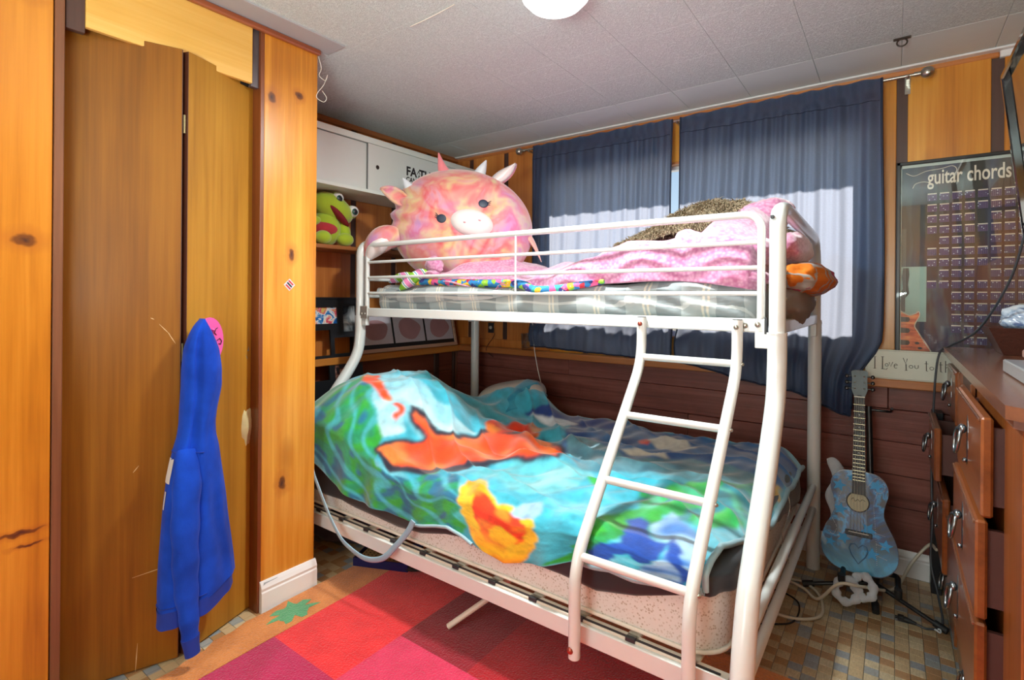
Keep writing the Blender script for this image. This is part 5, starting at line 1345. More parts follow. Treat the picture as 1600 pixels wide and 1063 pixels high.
o = MB().box(2.868, 3.03, -1.27, -.95, 1.041, 1.062, .003).build('pink_brown_box', simple('box_pinkish', '#a8837a', .5, var=.08)); tag(o, 'flat pinkish brown box on top of the grey one', 'box')
# television on an arm
tv = thing('television', 'black-framed television tilted down above the dresser, cut off by the right edge', 'television', (3.1, -.95, 1.4))
TVD = Vector((.055, 0, -.52)).normalized(); ty = Vector((0, -1, 0)); tn = ty.cross(TVD)
tc_ = Vector((2.914, -.985, 1.655)); gb_ = simple('gloss_black', '#101215', .08, coat=1., var=.02)
Hh, Wh = .285, .475
sg = 1 if tn.x > 0 else -1; tn = tn*sg
MB().obox(tc_+tn*.025, ty, TVD, tn, Wh-.01, Hh-.01, .018, .006).build('back', simple('tv_back', '#1a1a1c', .5), tv)
for (u_, v_, hw, hh) in ((0, -Hh+.010, Wh, .010), (0, Hh-.014, Wh, .014), (-Wh+.010, 0, .010, Hh), (Wh-.010, 0, .010, Hh)):
    MB().obox(tc_+ty*u_+TVD*v_, ty, TVD, tn, hw, hh, .012, .004).build('bezel', gb_, tv)
MB().obox(tc_+tn*.004, ty, TVD, tn, Wh-.018, Hh-.02, .003).build('screen', simple('screen', '#17191c', .06, coat=1., var=0), tv)
MB().tube([tuple(tc_+tn*.04), (3.1, -1.05, 1.70), (3.268, -1.0, 1.70)], .018, 10).build('wall_arm', DM, tv)

# tall black panel squeezed between dresser and wall
o = MB().box(2.722, 2.757, -.135, -.045, .0, .735, .002).build('black_box', simple('panel_black', '#14151a', .4)); tag(o, 'tall narrow black box standing on end between the dresser and the planks', 'box')
MB().box(2.7575, 2.761, -.125, -.10, .03, .20, .001).build('white_strip', simple('strip_white', '#c9ccd6', .4), o)

# ------------------------------------------------------------------ guitar chord poster and sign
po = thing('chord_poster', 'framed dark guitar chords poster standing on the ledge', 'poster', (2.9, -.04, .853))
px0, px1, pz0, pz1, py = 2.600, 3.205, .870, 1.787, -.028
for (a, b, c, d) in ((px0, px1, pz1-.014, pz1), (px0, px1, pz0, pz0+.014), (px0, px0+.014, pz0, pz1), (px1-.014, px1, pz0, pz1)):
    MB().box(a, b, py-.016, py+.006, c, d, .002).build('frame_bar', BF, po)
def t_poster():
    t = NT('poster_print'); tc = t.new('ShaderNodeTexCoord'); sp = t.new('ShaderNodeSeparateXYZ'); t.link(tc.outputs['Object'], sp.inputs[0])
    n = t.noise(t.coord((1.6, 1, 1)), 2.2, 4, .55, 1.2); k = t.math('ADD', t.math('MULTIPLY', sp.outputs[2], -.55), t.math('ADD', n.outputs[0], t.math('MULTIPLY', sp.outputs[0], .15)))
    c = t.ramp(k, [(.0, '#34322c'), (.12, '#4a2c26'), (.25, '#5c2c24'), (.38, '#6a3a30')])
    m_ = t.noise(t.coord((4, 1, .8)), 1.6, 3, .5, 1.); c = t.mix(t.ramp(m_.outputs[0], [(.46, 0.), (.6, .75)]), c, '#2c2c58')
    sm = t.noise(t.coord((9, 1, 1.3)), 1.1, 3, .6, 1.5); c = t.mix(t.ramp(sm.outputs[0], [(.52, 0.), (.72, .7)]), c, '#6f8484')
    lf = t.ramp(t.math('ADD', sp.outputs[0], .30), [(.0, 1.), (.16, 0.)]); c = t.mix(t.math('MULTIPLY', lf, .75), c, '#2f4a4c')
    t.col(c); t.set(Roughness=.5); return t.m
MB().box(px0+.012, px1-.012, py-.003, py+.003, pz0+.012, pz1-.012).build('print', t_poster(), po)
CRM = simple('print_cream', '#e0d6c4', .5); DOT = simple('print_dot', '#c9cfe0', .5); GRID = simple('print_grid', '#8a7690', .5, var=.1); MATW = simple('inner_mat', '#b9c4bc', .5)
mb = MB(); 
for (a, b, c, d) in ((px0+.014, px1-.014, pz1-.026, pz1-.014), (px0+.014, px0+.018, pz0+.014, pz1-.014)): mb.box(a, b, py-.0052, py-.0032, c, d)
o = mb.build('inner_mat', MATW, po); o['kind'] = 'stuff'
text_mesh('title_lettering', 'guitar chords', .088, CRM, po, (px0+.105, py-.0042, 1.683), (1, 0, 0), (0, 0, 1), .0003, .0012, sx=.555)
def flourish(P, r=.0014): return MB().tube(bez(P, 8), r, 5, flat=.4, flatdir=(0, 1, 0)).build('flourish', CRM, po)
flourish([(2.632, py-.004, 1.74), (2.66, py-.004, 1.725), (2.70, py-.004, 1.74), (2.75, py-.004, 1.745), (2.785, py-.004, 1.752), (2.80, py-.004, 1.735), (2.79, py-.004, 1.71)])
flourish([(2.655, py-.004, 1.672), (2.665, py-.004, 1.69), (2.69, py-.004, 1.696), (2.715, py-.004, 1.69)])
cell = MB(); lab = MB(); dots = MB(); gr_ = MB(); rnd = random.Random(11)
rows_ = [(0, 12), (0, 12), (0, 12), (0, 12), (1, 12), (0, 12), (0, 12), (1, 12), (0, 12), (2, 12), (2, 12), (2, 12), (2, 12), (3, 12)]
for r_, (a, b) in enumerate(rows_):
    zt = 1.644-.0462*r_
    for c in range(a, b):
        if r_ in (2, 4, 7) and c == 4 and True: 
            continue
        x = 2.706+.0402*c
        if x+.03 > px1-.02: continue
        lab.box(x, x+.030, py-.0044, py-.0034, zt-.0045, zt)
        cell.box(x-.0005, x+.0305, py-.0036, py-.0031, zt-.032, zt-.004)
        for g in range(6): gr_.box(x+.0058*g, x+.0058*g+.0007, py-.0040, py-.0032, zt-.031, zt-.005)
        for g in range(5): gr_.box(x, x+.030, py-.0040, py-.0032, zt-.006-.006*g-.0006, zt-.006-.006*g)
        for g in range(rnd.choice((3, 3, 4))):
            gx = x+.0058*rnd.randint(0, 5); gz = zt-.009-.006*rnd.randint(0, 3); dots.box(gx-.0013, gx+.002, py-.0048, py-.0036, gz-.0016, gz+.0016)
for mb, nm, m_ in ((cell, 'chord_cells', simple('print_cell', '#4a3560', .5, var=.45, scale=5)), (lab, 'chord_labels', CRM), (gr_, 'chord_grids', GRID), (dots, 'chord_dots', DOT)): o = raw(mb, nm, m_, po); o['kind'] = 'stuff'
# printed guitar
pg = MB(); W0 = 2.616
pg.prism([(0, 0), (.105, 0), (.098, .02), (.075, .06), (.058, .085), (.050, .11), (.058, .135), (.066, .150), (.063, .165), (.057, .168), (.050, .158), (.04, .150), (.028, .152), (.016, .160), (.0, .170)], (W0, py-.0036, .975), (1, 0, 0), (0, 0, 1), .0006)
t = NT('sunburst'); n = t.noise(t.coord((3, 3, 12)), 6, 3); t.col(t.ramp(n.outputs[0], [(.3, '#9c3a20'), (.5, '#d8683a'), (.7, '#ee9a5c')])); t.set(Roughness=.4)
pg.build('printed_guitar', t.m, po)
MB().box(W0-.0, W0+.088, py-.0037, py-.0031, 1.10, 1.335).build('painted_reflection', simple('reflection_pale', '#94aca0', .5, var=.2, scale=14), po)  # pale patch painting in a bright reflection on the poster glass
flo = [(W0+.0, py-.0050, 1.145), (W0+.028, py-.0050, 1.127), (W0+.052, py-.0050, 1.134), (W0+.063, py-.0050, 1.143), (W0+.066, py-.0050, 1.125), (W0+.050, py-.0050, 1.085), (W0+.060, py-.0050, 1.058), (W0+.105, py-.0050, .975)]
MB().tube(bez(flo, 6), .0022, 5, flat=.4, flatdir=(0, 1, 0)).build('printed_binding', CRM, po)
def blk(poly, x, z, d=.0006): return MB().prism(poly, (x, py-.0043, z), (1, 0, 0), (0, 0, 1), d).build('printed_hardware', simple('print_black', '#20201f', .4), po)
ring8 = lambda rx, rz: [(rx*math.cos(2*PI*i/14), rz*math.sin(2*PI*i/14)) for i in range(14)]
blk(ring8(.008, .0055), W0+.058, 1.008); blk(ring8(.008, .005), W0+.068, .987)
for z in (1.098, 1.05, .998): blk([(0, 0), (.028, 0), (.034, .009), (.030, .020), (0, .022)], W0, z)
blk([(0, 0), (.016, 0), (.016, .06), (.03, .08), (.026, .12), (.03, .16), (.028, .19), (.008, .19), (.004, .15), (.008, .10), (0, .08)], W0, 1.14)
for k in range(4): MB().box(W0+.001+.005*k, W0+.0015+.005*k, py-.0052, py-.0046, .99, 1.50).build('printed_string', MATW, po)
MB().box(px0+.014, px1-.014, py-.0105, py-.0085, pz0+.014, pz1-.014).build('glazing', GLASS, po)
sg_ = thing('word_sign', 'long cream sign lettered I Love You to the, standing on the ledge beside the dresser', 'sign', (2.75, -.075, .852))
SGN = simple('sign_cream', '#d8dbcc', .5, var=.03)
MB().box(2.493, 3.05, -.0985, -.086, .852, .978, .002).build('board', SGN, sg_)
for (a, b, c, d) in ((2.499, 3.044, .972, .9735), (2.499, 3.044, .8565, .858), (2.499, 2.5005, .858, .972)): MB().box(a, b, -.0991, -.0983, c, d).build('border_line', simple('sign_line', '#a9a898', .5), sg_)
SI = simple('sign_ink', '#3a362e', .6); xx = 2.528
def stroke(P, r=.0016, nm='lettering'): return MB().tube([(xx+p[0], -.0990, .895+p[1]) for p in P], r, 6, flat=.3, flatdir=(0, 1, 0)).build(nm, SI, sg_)
def circ(cx, cz, rx, rz, a0=0, a1=2*PI): return [(cx+rx*math.cos(a), cz+rz*math.sin(a)) for a in np.linspace(a0, a1, 16)]
for P, r in (([(0, 0), (0, .050)], .0019), ([(-.005, .050), (.005, .050)], .001), ([(-.005, 0), (.005, 0)], .001),
    ([(.027, .0), (.027, .052)], .0019), ([(.022, .052), (.032, .052)], .001), ([(.023, 0), (.042, -.001), (.044, .006)], .0012), (circ(.042, .018, .0058, .0055), .0012),
    ([(.050, .030), (.056, .012), (.063, .032)], .0014), ([(.068, .016), (.077, .018)], .001), (circ(.0735, .0155, .006, .009, .3, 5.4), .0012),
    ([(.098, .052), (.108, .026), (.112, .050)], .0014), ([(.108, .026), (.109, .0)], .0019), ([(.104, 0), (.114, 0)], .001), (circ(.125, .0165, .0065, .006), .0012),
    ([(.137, .024), (.138, .013), (.143, .010), (.149, .014), (.149, .025)], .0013), ([(.175, .044), (.176, .003), (.181, .003)], .0016), ([(.169, .033), (.182, .033)], .001), (circ(.193, .015, .0065, .006), .0012),
    ([(.221, .044), (.222, .003), (.227, .003)], .0016), ([(.216, .033), (.228, .033)], .001), ([(.237, .002), (.237, .05)], .0017), ([(.237, .02), (.245, .026), (.250, .02), (.250, .002)], .0013),
    ([(.262, .016), (.271, .018)], .001), (circ(.267, .0155, .006, .009, .3, 5.4), .0012)): stroke([(p[0]*1.0, p[1]) for p in P], r)

# ------------------------------------------------------------------ guitar on its stand
gt = bpy.data.objects.new('guitar', None); COL.objects.link(gt)
gt.matrix_world = Matrix.Translation((2.487, -.395, .112)) @ Matrix.Rotation(-.265, 4, 'X') @ Matrix.Rotation(-.012, 4, 'Y')
tag(gt, 'small acoustic guitar painted blue with stars and a heart, propped on a black stand', 'guitar')
def lb(mb, name, mat, par=None, **k): return mb.build(name, mat, par or gt, off=(0, 0, 0), **k)
# local: x right, z up along the neck, -y towards the viewer
def outline(n=90):
    P = []; ctl = [(0, .0), (.075, .008), (.118, .045), (.129, .095), (.118, .150), (.094, .200), (.083, .235), (.088, .275), (.098, .315), (.092, .355), (.062, .385), (.02, .392)]
    c = bez([(x, 0, z) for x, z in ctl], 8); R_ = [(p.x, p.z) for p in c]
    return R_+[(-x, z) for x, z in R_[::-1]][:-1]
ol = outline()
def t_gt():
    t = NT('guitar_paint'); n = t.noise(t.coord((1, 1, 1)), 9, 4, .6, .6); n2 = t.noise(t.coord(), 30, 3)
    c = t.ramp(n.outputs[0], [(.40, '#203c6c'), (.46, '#3a3e48'), (.52, '#30558c'), (.57, '#3a9cdc'), (.63, '#444a56')])
    tc = t.new('ShaderNodeTexCoord'); sp = t.new('ShaderNodeSeparateXYZ'); t.link(tc.outputs['Object'], sp.inputs[0])
    lo = t.math('MULTIPLY', t.ramp(sp.outputs[2], [(.02, 1.), (.14, 0.)]), t.ramp(n.outputs[0], [(.3, .5), (.5, 1.)]))
    c = t.mix(t.math('MULTIPLY', lo, .8), c, '#58b4da'); t.col(c); t.set(Roughness=.4); t.b.inputs['Coat Weight'].default_value = .15; return t.m
GP = t_gt(); NV_ = simple('guitar_edge', '#2a3a5c', .3, coat=.4); FB = simple('fretboard', '#3c3d40', .5, var=.15, scale=50); FRET = simple('fret', '#b8b090', .3, .9)
mb = MB().prism([(x*.985, z*.985+.003) for x, z in ol], (0, 0, 0), (1, 0, 0), (0, 0, 1), .002); lb(mb, 'soundboard', GP)
mb = MB().prism(ol, (0, .062, 0), (1, 0, 0), (0, 0, 1), .0625, True); lb(mb, 'body', NV_)
o = lb(MB().lathe([(.0, .0016), (.034, .0016), (.036, .0012), (.036, .0)], (-.003, -.002, .270), (0, -1, 0), 32), 'soundhole_label', simple('label_cream', '#c2bc9c', .5, var=.08)); gs = MB().tube([( -.003+.0375*math.cos(a), -.0025, .270+.0375*math.sin(a)) for a in np.linspace(0, 2*PI, 41)[:-1]], .0022, 6, closed=True); lb(gs, 'rosette', FB)
lb(MB().tube(bez([(-.026, -.0045, .276), (-.018, -.0045, .284), (-.012, -.0045, .272), (-.004, -.0045, .280), (.004, -.0045, .274), (.012, -.0045, .282), (.022, -.0045, .277)], 6), .0007, 4), 'label_script', INK)
CY = simple('star_cyan', '#1898d8', .45)
def star_poly(cx, cz, r, rot=0, k=5, inner=.45): return [(cx+(r if i % 2 == 0 else r*inner)*math.sin(rot+PI*i/k), cz+(r if i % 2 == 0 else r*inner)*math.cos(rot+PI*i/k)) for i in range(2*k)]
for (x, z, r, ro) in ((-.068, .325, .026, .2), (-.062, .232, .026, .1), (.058, .345, .027, .3), (.032, .172, .030, .5), (.088, .125, .025, .1), (-.05, .125, .026, .4), (-.095, .10, .020, .2), (.045, .085, .026, .0), (-.025, .36, .018, .2)):
    if abs(x) > .1: pass
    lb(MB().prism(star_poly(x, z, r, ro), (0, -.0021, 0), (1, 0, 0), (0, 0, 1), .0006), 'star', CY)
hp = [(.0, -.034), (.020, -.010), (.028, .010), (.024, .024), (.012, .028), (.0, .016), (-.012, .028), (-.024, .024), (-.028, .010), (-.020, -.010)]
lb(MB().tube([(x*1.1+.0, -.0028, z*1.15+.078) for x, z in hp], .0022, 6, closed=True), 'heart', simple('heart_blue', '#3c6f96', .4))
PR = simple('bead_white', '#d6dde2', .4)
bd_ = MB()
def beads(P, n):
    B = bez([(x, -.0028, z) for x, z in P], 10); L = sum((b-a).length for a, b in zip(B[:-1], B[1:])); st_ = L/n; acc = 0; nxt = 0
    for a, b in zip(B[:-1], B[1:]):
        acc += (b-a).length
        if acc >= nxt: bd_.ell(a, (.0013, .0013, .0013), None, 6, 4); nxt += st_
beads([(.060, .05), (.058, .12), (.054, .20), (.050, .27), (.062, .32)], 40); beads([(.054, .165), (.09, .16)], 10); beads([(.058, .125), (.09, .12)], 10); beads([(.056, .085), (.095, .075)], 12)
beads([(.03, .335), (.055, .372), (.08, .365), (.086, .335), (.07, .318), (.045, .325)], 34); beads([(-.09, .36), (-.05, .365)], 12); beads([(-.06, .30), (-.07, .27), (-.05, .26), (-.045, .285)], 18); beads([(-.09, .19), (-.075, .16), (-.085, .13), (-.105, .14)], 22)
o = raw(bd_, 'beads', PR, gt); o['kind'] = 'stuff'
for v in o.data.vertices: v.co = v.co+Vector(WORLD(gt))
lb(MB().box(-.045, .045, -.010, -.002, .140, .160, .002), 'bridge', FB); lb(MB().box(-.034, .034, -.013, -.010, .152, .1545, .0005), 'saddle', simple('bone', '#e4dfd0', .3))
for k in range(6): lb(MB().ell((-.030+.012*k, -.011, .1445), (.002, .002, .002), None, 8, 6), 'bridge_pin', simple('pin', '#15151a', .3))
nb = [(-.0225, .300), (.0225, .300), (.0185, .690), (-.0185, .690)]
lb(MB().prism(nb, (0, -.004, 0), (1, 0, 0), (0, 0, 1), .006), 'fretboard', FB)
lb(MB().tube([(0, .008, .37), (0, .008, .70)], .016, 12), 'neck', simple('neck_black', '#1a1b1e', .4))
zf, k = .690, 0; L0 = .690-.153
for i in range(1, 18):
    z = .153+L0/(2**(i/12))
    if z < .305: break
    lb(MB().box(-.0205, .0205, -.0113, -.0098, z-.0008, z+.0008), 'fret', FRET)
for i in (3, 5, 7, 10): 
    z = .153+L0/(2**((i-.5)/12)); lb(MB().lathe([(0, .001), (.0026, .001), (.0026, 0)], (0, -.0100, z), (0, -1, 0), 12), 'inlay', simple('pearl', '#e8ecec', .3))
lb(MB().box(-.019, .019, -.0125, -.004, .690, .695, .0005), 'nut', MATS['bone'])
lb(MB().prism([(-.019, .695), (.019, .695), (.028, .722), (.027, .770), (.030, .800), (.018, .806), (-.018, .806), (-.030, .800), (-.027, .770), (-.028, .722)], (0, .006, 0), (1, 0, 0), (0, 0, 1), .012), 'headstock', simple('headstock_dark', '#2c2b2c', .35, coat=.3))
text_mesh('head_script', 'Music', .012, PR, gt, (2.487-.016, -.395-.0066, .112+.792), (1, 0, 0), (0, 0, 1), .0002, 0) if 0 else None
for sx_ in (-1, 1):
    for z in (.728, .754, .780):
        p = MB(); p.tube([(sx_*.024, .0, z), (sx_*.040, .0, z)], .0025, 8); p.ell((sx_*.046, 0, z), (.008, .004, .0085), None, 12, 8); lb(p, 'tuning_peg', simple('peg_black', '#17181b', .25, coat=.3))
        lb(MB().ell((sx_*.017, -.008, z), (.0035, .003, .0035), None, 10, 6), 'string_post', STEEL)
for i in range(6):
    x0_, x1_ = -.030+.012*i, -.0145+.0058*i
    lb(MB().tube([(x0_*.95, -.0132, .153), (x1_, -.0130, .692)], .0005, 4), 'string', STEEL)

SB = simple('stand_black', '#15161a', .35, coat=.2, var=.05); SR = simple('rubber_black', '#1d1e20', .6)
st = thing('guitar_stand', 'black tripod guitar stand with padded arms', 'guitar stand', (2.53, -.36, 0))
cxs, cys = 2.535, -.335
MB().tube([(cxs, cys, .055), (cxs-.0, cys+.005, .13), (cxs-.018, -.20, .50), (cxs-.026, -.148, .735)], .0115, 12).build('upright', SB, st)
MB().tube([(cxs, cys, .035), (cxs, cys, .13)], .0165, 14).build('hub', SB, st)
MB().tube([(cxs, cys, .078), (cxs, cys, .090)], .020, 14).build('collar', DM, st)
for (dx, dy) in ((.215, -.10), (-.235, -.055), (.01, -.11)):
    a = Vector((cxs, cys, .07)); b = Vector((cxs+dx, cys+dy, .012)); lg = MB().tube([a, b], [.0105, .0085], 12, flat=.8).build('leg', SB, st)
    MB().tube([b-(b-a).normalized()*.035, b+(b-a).normalized()*.006], .0125, 12).build('rubber_foot', SR, lg)
for sx_ in (-1, 1):
    arm = MB().tube(fillet([(cxs, cys, .118), (cxs+sx_*.088-.01, cys-.015, .125), (cxs+sx_*.088-.01, cys-.13, .105)], .02), .0095, 10).build('arm', SB, st)
    MB().tube(fillet([(cxs+sx_*.088-.01, cys-.09, .108), (cxs+sx_*.088-.01, cys-.145, .102), (cxs+sx_*.088-.01, cys-.15, .135)], .012), .0125, 10).build('arm_pad', SR, arm)
MB().tube(bez([(cxs-.075, -.145, .745), (cxs-.06, -.15, .725), (cxs-.026, -.15, .722), (cxs+.03, -.152, .722), (cxs+.052, -.175, .728), (cxs+.055, -.205, .745)], 6), .0055, 8).build('neck_yoke', SB, st)
# pale cloth behind the guitar and looped round the stand
FL = simple('grey_fleece', '#bfc2c8', .95, var=.1, scale=60, sheen=.8, bump=.5)
o = MB().grid(np.array([[(2.372+.10*u+.012*math.sin(v*11), -.30+.10*v, .25+.245*v-.10*u*u+.02*math.sin(u*4)) for u in np.linspace(0, 1, 14)] for v in np.linspace(0, 1, 20)])).build('fleece_cover', FL)
m_ = o.modifiers.new('t', 'SOLIDIFY'); m_.thickness = .012; tag(o, 'pale grey fleece showing behind the left shoulder of the guitar', 'cloth')
o = thing('fleece_tie', 'two loops of pale grey fleece hanging on the guitar stand', 'cloth', (2.45, -.47, 0))
for (c, rx, rz, yw) in (((2.455, -.48, .075), .036, .032, .3), ((2.508, -.46, .098), .030, .032, -.5)):
    P = []
    for a in np.linspace(0, 2*PI, 29)[:-1]: P.append((c[0]+rx*math.cos(a), c[1]+.025*math.sin(a+yw), c[2]+rz*math.sin(a)))
    MB().tube(P, [.014+.004*math.sin(i*1.3) for i in range(28)], 12, closed=True).build('loop', FL, o)
    
# ------------------------------------------------------------------ cables on the floor
def cable(name, P, r, mat, lab, cat='cable'):
    o = MB().tube(bez(P, 8), r, 8).build(name, mat); tag(o, lab, cat); return o
cable('extension_cord', [(2.14, -.62, .010), (2.20, -.44, .010), (2.28, -.37, .010), (2.36, -.45, .012), (2.38, -.60, .010), (2.30, -.68, .010), (2.20, -.66, .010), (2.14, -.52, .016), (2.21, -.42, .018), (2.30, -.44, .018), (2.36, -.50, .020), (2.43, -.515, .108), (2.50, -.485, .108), (2.60, -.30, .05), (2.66, -.17, .12), (2.715, -.15, .20), (2.735, -.20, .205)], .0058, simple('cream_cord', '#d2c9b6', .5, var=.05), 'cream extension cord coiled beside the bed foot and rising past the guitar')
cable('black_cable', [(2.16, -.55, .006), (2.22, -.50, .006), (2.30, -.55, .006), (2.30, -.70, .006), (2.21, -.78, .006), (2.13, -.84, .006)], .0030, simple('black_rubber', '#1a1a1c', .5), 'thin black cable on the tiles under the cream cord by the bed foot')
tvc = thing('power_lead', 'grey lead from the television over the dresser corner to a black plug', 'cable', (2.72, -.4, 0))
MB().tube(bez([(2.93, -.62, 1.45), (2.90, -.52, 1.26), (2.84, -.36, 1.09), (2.775, -.22, 1.018), (2.742, -.185, .985), (2.728, -.19, .88), (2.722, -.19, .70), (2.718, -.20, .50), (2.72, -.24, .33), (2.715, -.27, .18), (2.735, -.33, .08), (2.742, -.42, .02), (2.70, -.45, .006), (2.665, -.445, .008)], 8), .0038, 8).build('lead', simple('lead_grey', '#3c4046', .4), tvc)
pgm = MB(); pgm.tube([(2.668, -.446, .009), (2.648, -.442, .010), (2.632, -.439, .011)], [.005, .0085, .011], 10); pgm.box(2.612, 2.632, -.451, -.427, .003, .021, .003); pgm.box(2.604, 2.613, -.447, -.444, .010, .013); pgm.box(2.604, 2.613, -.434, -.431, .010, .013)
pgm.build('plug', SR, tvc)
MB().tube([(2.728+.008*math.cos(a), -.448+.008*math.sin(a), .010+.003*math.sin(2*a)) for a in np.linspace(0, 2*PI, 15)[:-1]], .003, 6, closed=True).build('tie', PR, tvc)
# long care label hanging from the mattress end
G = [[(2.292+.012*math.sin(z*30)+.004*k, -.80-.030*k-.04*(.5-z), z) for k in range(2)] for z in np.linspace(.50, .20, 24)]
t = NT('label_print'); w = t.new('ShaderNodeTexWave', wave_type='BANDS', bands_direction='Z'); t.link(t.coord(), w.inputs['Vector']); w.inputs['Scale'].default_value = 22; w.inputs['Distortion'].default_value = 12; w.inputs['Detail Scale'].default_value = 6
t.col(t.ramp(w.outputs[0], [(.15, '#6a655c'), (.35, '#dcd6c8')])); t.set(Roughness=.6)
o = MB().grid(np.array(G), False).build('care_label', t.m, mat_l, label='long white printed care label hanging from the mattress end')
m_ = o.modifiers.new('t', 'SOLIDIFY'); m_.thickness = .0008

# ------------------------------------------------------------------ under the bed
o = lump((.42, -1.18, .12), (.30, .28, .115), (0, 0, .1), 33, .10).build('storage_bag', simple('bag_navy', '#3b3a4e', .7, var=.12, bump=.2)); tag(o, 'dark navy fabric bag pushed under the lower bunk', 'bag')
bx = thing('game_box', 'flat blue box lid with a pegboard inside, poking out from under the bunk', 'box', (.82, -1.33, 0))
Rz = Matrix.Rotation(.42, 3, 'Z'); bc_ = Vector((.775, -1.29, 0)); e1 = Rz @ Vector((1, 0, 0)); e2 = Rz @ Vector((0, 1, 0))
def ob(u_, v_, z0, z1, hu, hv, name, mat): return MB().obox(bc_+e1*u_+e2*v_+Vector((0, 0, (z0+z1)/2)), e1, e2, (0, 0, 1), hu, hv, (z1-z0)/2, .0015).build(name, mat, bx)
BB_ = simple('box_blue', '#16205c', .4, var=.2, scale=20); ob(0, 0, .014, .018, .125, .09, 'base', BB_)
for (u_, v_, hu, hv) in ((0, -.088, .127, .003), (0, .088, .127, .003), (-.125, 0, .003, .09), (.125, 0, .003, .09)): ob(u_, v_, .014, .050, hu, hv, 'side', BB_)
ob(0, 0, .018, .038, .118, .083, 'board', simple('peg_tan', '#a98c5c', .6))
hl = MB()
for i in range(12):
    for j in range(8):
        p = bc_+e1*(-.105+.019*i)+e2*(-.07+.02*j)+Vector((0, 0, .0382)); hl.obox(p, e1, e2, (0, 0, 1), .003, .003, .0006)
o = raw(hl, 'peg_holes', BLACK, bx); o['kind'] = 'stuff'
o = lump((.93, -1.27, .028), (.06, .05, .014), (0, 0, .3), 40, .2).build('black_slipper', simple('slipper', '#1c1e1e', .8)); tag(o, 'flattened black cloth item beside the blue box under the bunk', 'cloth')

# ------------------------------------------------------------------ hoodie on its pink hook
hk = thing('pink_hook', 'round pink hook plate with black scribbles on the closet door, behind the blue hoodie', 'hook', (.715, -2.04, 1.0))
PKM = simple('hot_pink', '#ee5fb0', .4); cc = Vector((.612, -1.812, 0)); 
pc = Vector((.714, -2.104, 0))+t2*.085*1.0; pc = pc+n2*.003
MB().prism([(.058*math.cos(a), .082*math.sin(a)) for a in np.linspace(0, 2*PI, 30)[:-1]], (pc.x, pc.y, 1.03), tuple(t2), (0, 0, 1), .004).build('plate', PKM, hk)
b0 = pc+n2*.006
for P in ([(.030, .045), (.022, .040), (.018, .028), (.026, .020)], [(.028, .0), (.040, .008), (.048, -.002), (.044, -.014), (.036, -.010)]):
    MB().tube([(b0.x+t2.x*p[0], b0.y+t2.y*p[0], 1.03+p[1]) for p in P], .0014, 6).build('scribble', INK, hk)
MB().tube([(pc.x, pc.y, 1.06), (pc.x+.035, pc.y-.006, 1.055), (pc.x+.05, pc.y-.008, 1.075)], .006, 8).build('peg', PKM, hk)
def t_hood():
    t = NT('hoodie_cloth'); n = t.noise(t.coord(), 170, 2); n2 = t.noise(t.coord(), 9, 3)
    t.col(t.ramp(n2.outputs[0], [(.35, '#0d3aa6'), (.65, '#144ccc')])); t.set(Roughness=.85); t.b.inputs['Sheen Weight'].default_value = .08; t.b.inputs['Specular IOR Level'].default_value = .15; t.bump(n.outputs[0], .3, .002); return t.m
HD = t_hood(); HDD = simple('hoodie_rib', '#0f37a0', .85, var=.1, sheen=.05)
ho = thing('hoodie', 'royal blue hoodie with a white chest print hanging from the closet door hook', 'hoodie', (.79, -2.08, .2))
tbl = [(1.112, .006, 0), (1.100, .018, -.002), (1.083, .030, -.003), (1.056, .044, -.003), (1.014, .061, -.002), (.951, .069, 0), (.889, .070, 0), (.817, .064, -.009), (.775, .062, -.012), (.735, .066, -.014), (.694, .078, -.015), (.612, .093, -.017), (.529, .105, -.016), (.447, .113, -.015), (.364, .122, -.013), (.280, .129, -.010), (.216, .131, -.006)]
latv = Vector((r0.x, r0.y, 0)); dv_ = Vector((.06, -.998, 0))   # cloth hangs in the plane of the door, thin away from it
def hood_ring(z, hw, oy, i, n=72):
    hx = .030+.030*smooth(1.10, .95, z) if z > .9 else .058
    hx = float(min(.066, .016+.55*hw))
    hy_ = math.sqrt(max(1e-5, hw**2-(hx*.455)**2))/1.07
    R_ = []
    zz = z
    for k in range(n):
        a = 2*PI*k/n; fold = 1+.10*math.sin(3*a+1.2+1.2*z)*smooth(1.1, .8, z)+.07*math.sin(7*a+3*z+.5)*smooth(.9, .5, z)+.035*math.sin(11*a+14*z)*smooth(.75, .35, z)+.02*math.sin(9*a-22*z)
        # deep valley between the two front folds
        fold -= .34*math.exp(-((a-5.78)/.17)**2)*float(1-smooth(1.04, 1.11, z))*(.6+.4*float(smooth(.2, .7, z)))
        x = .772+hx*math.cos(a)*fold; y = -2.080+oy+hy_*.96*math.sin(a)*(1+.02*math.sin(5*a))
        R_.append((max(x, .722-.0), y, zz+.030*(math.sin(a))*float(1-smooth(.2, .5, z))))
    return R_
zs = [tbl[0][0]]; tt = list(zip(*tbl)); Zs = np.linspace(1.112, .232, 70); rings = []
for i, z in enumerate(Zs):
    hw = float(np.interp(-z, [-q for q in tt[0]], tt[1])); oy = float(np.interp(-z, [-q for q in tt[0]], tt[2])); rings.append(hood_ring(float(z), hw, oy, i))
mb = MB(); nK = 72
mb.add([p for r_ in rings for p in r_], [(i*nK+k, i*nK+(k+1) % nK, (i+1)*nK+(k+1) % nK, (i+1)*nK+k) for i in range(len(rings)-1) for k in range(nK)], True)
mb.add(rings[0], [tuple(range(nK))]); body = mb.build('body', HD, ho)
band = []
for z in np.linspace(.238, .185, 7):
    hw = .128-.002*math.sin((z-.185)/.053*PI); rr_ = hood_ring(.232, hw, -.012, 0); band.append([(p[0], p[1], p[2]-(.232-float(z))) for p in rr_])
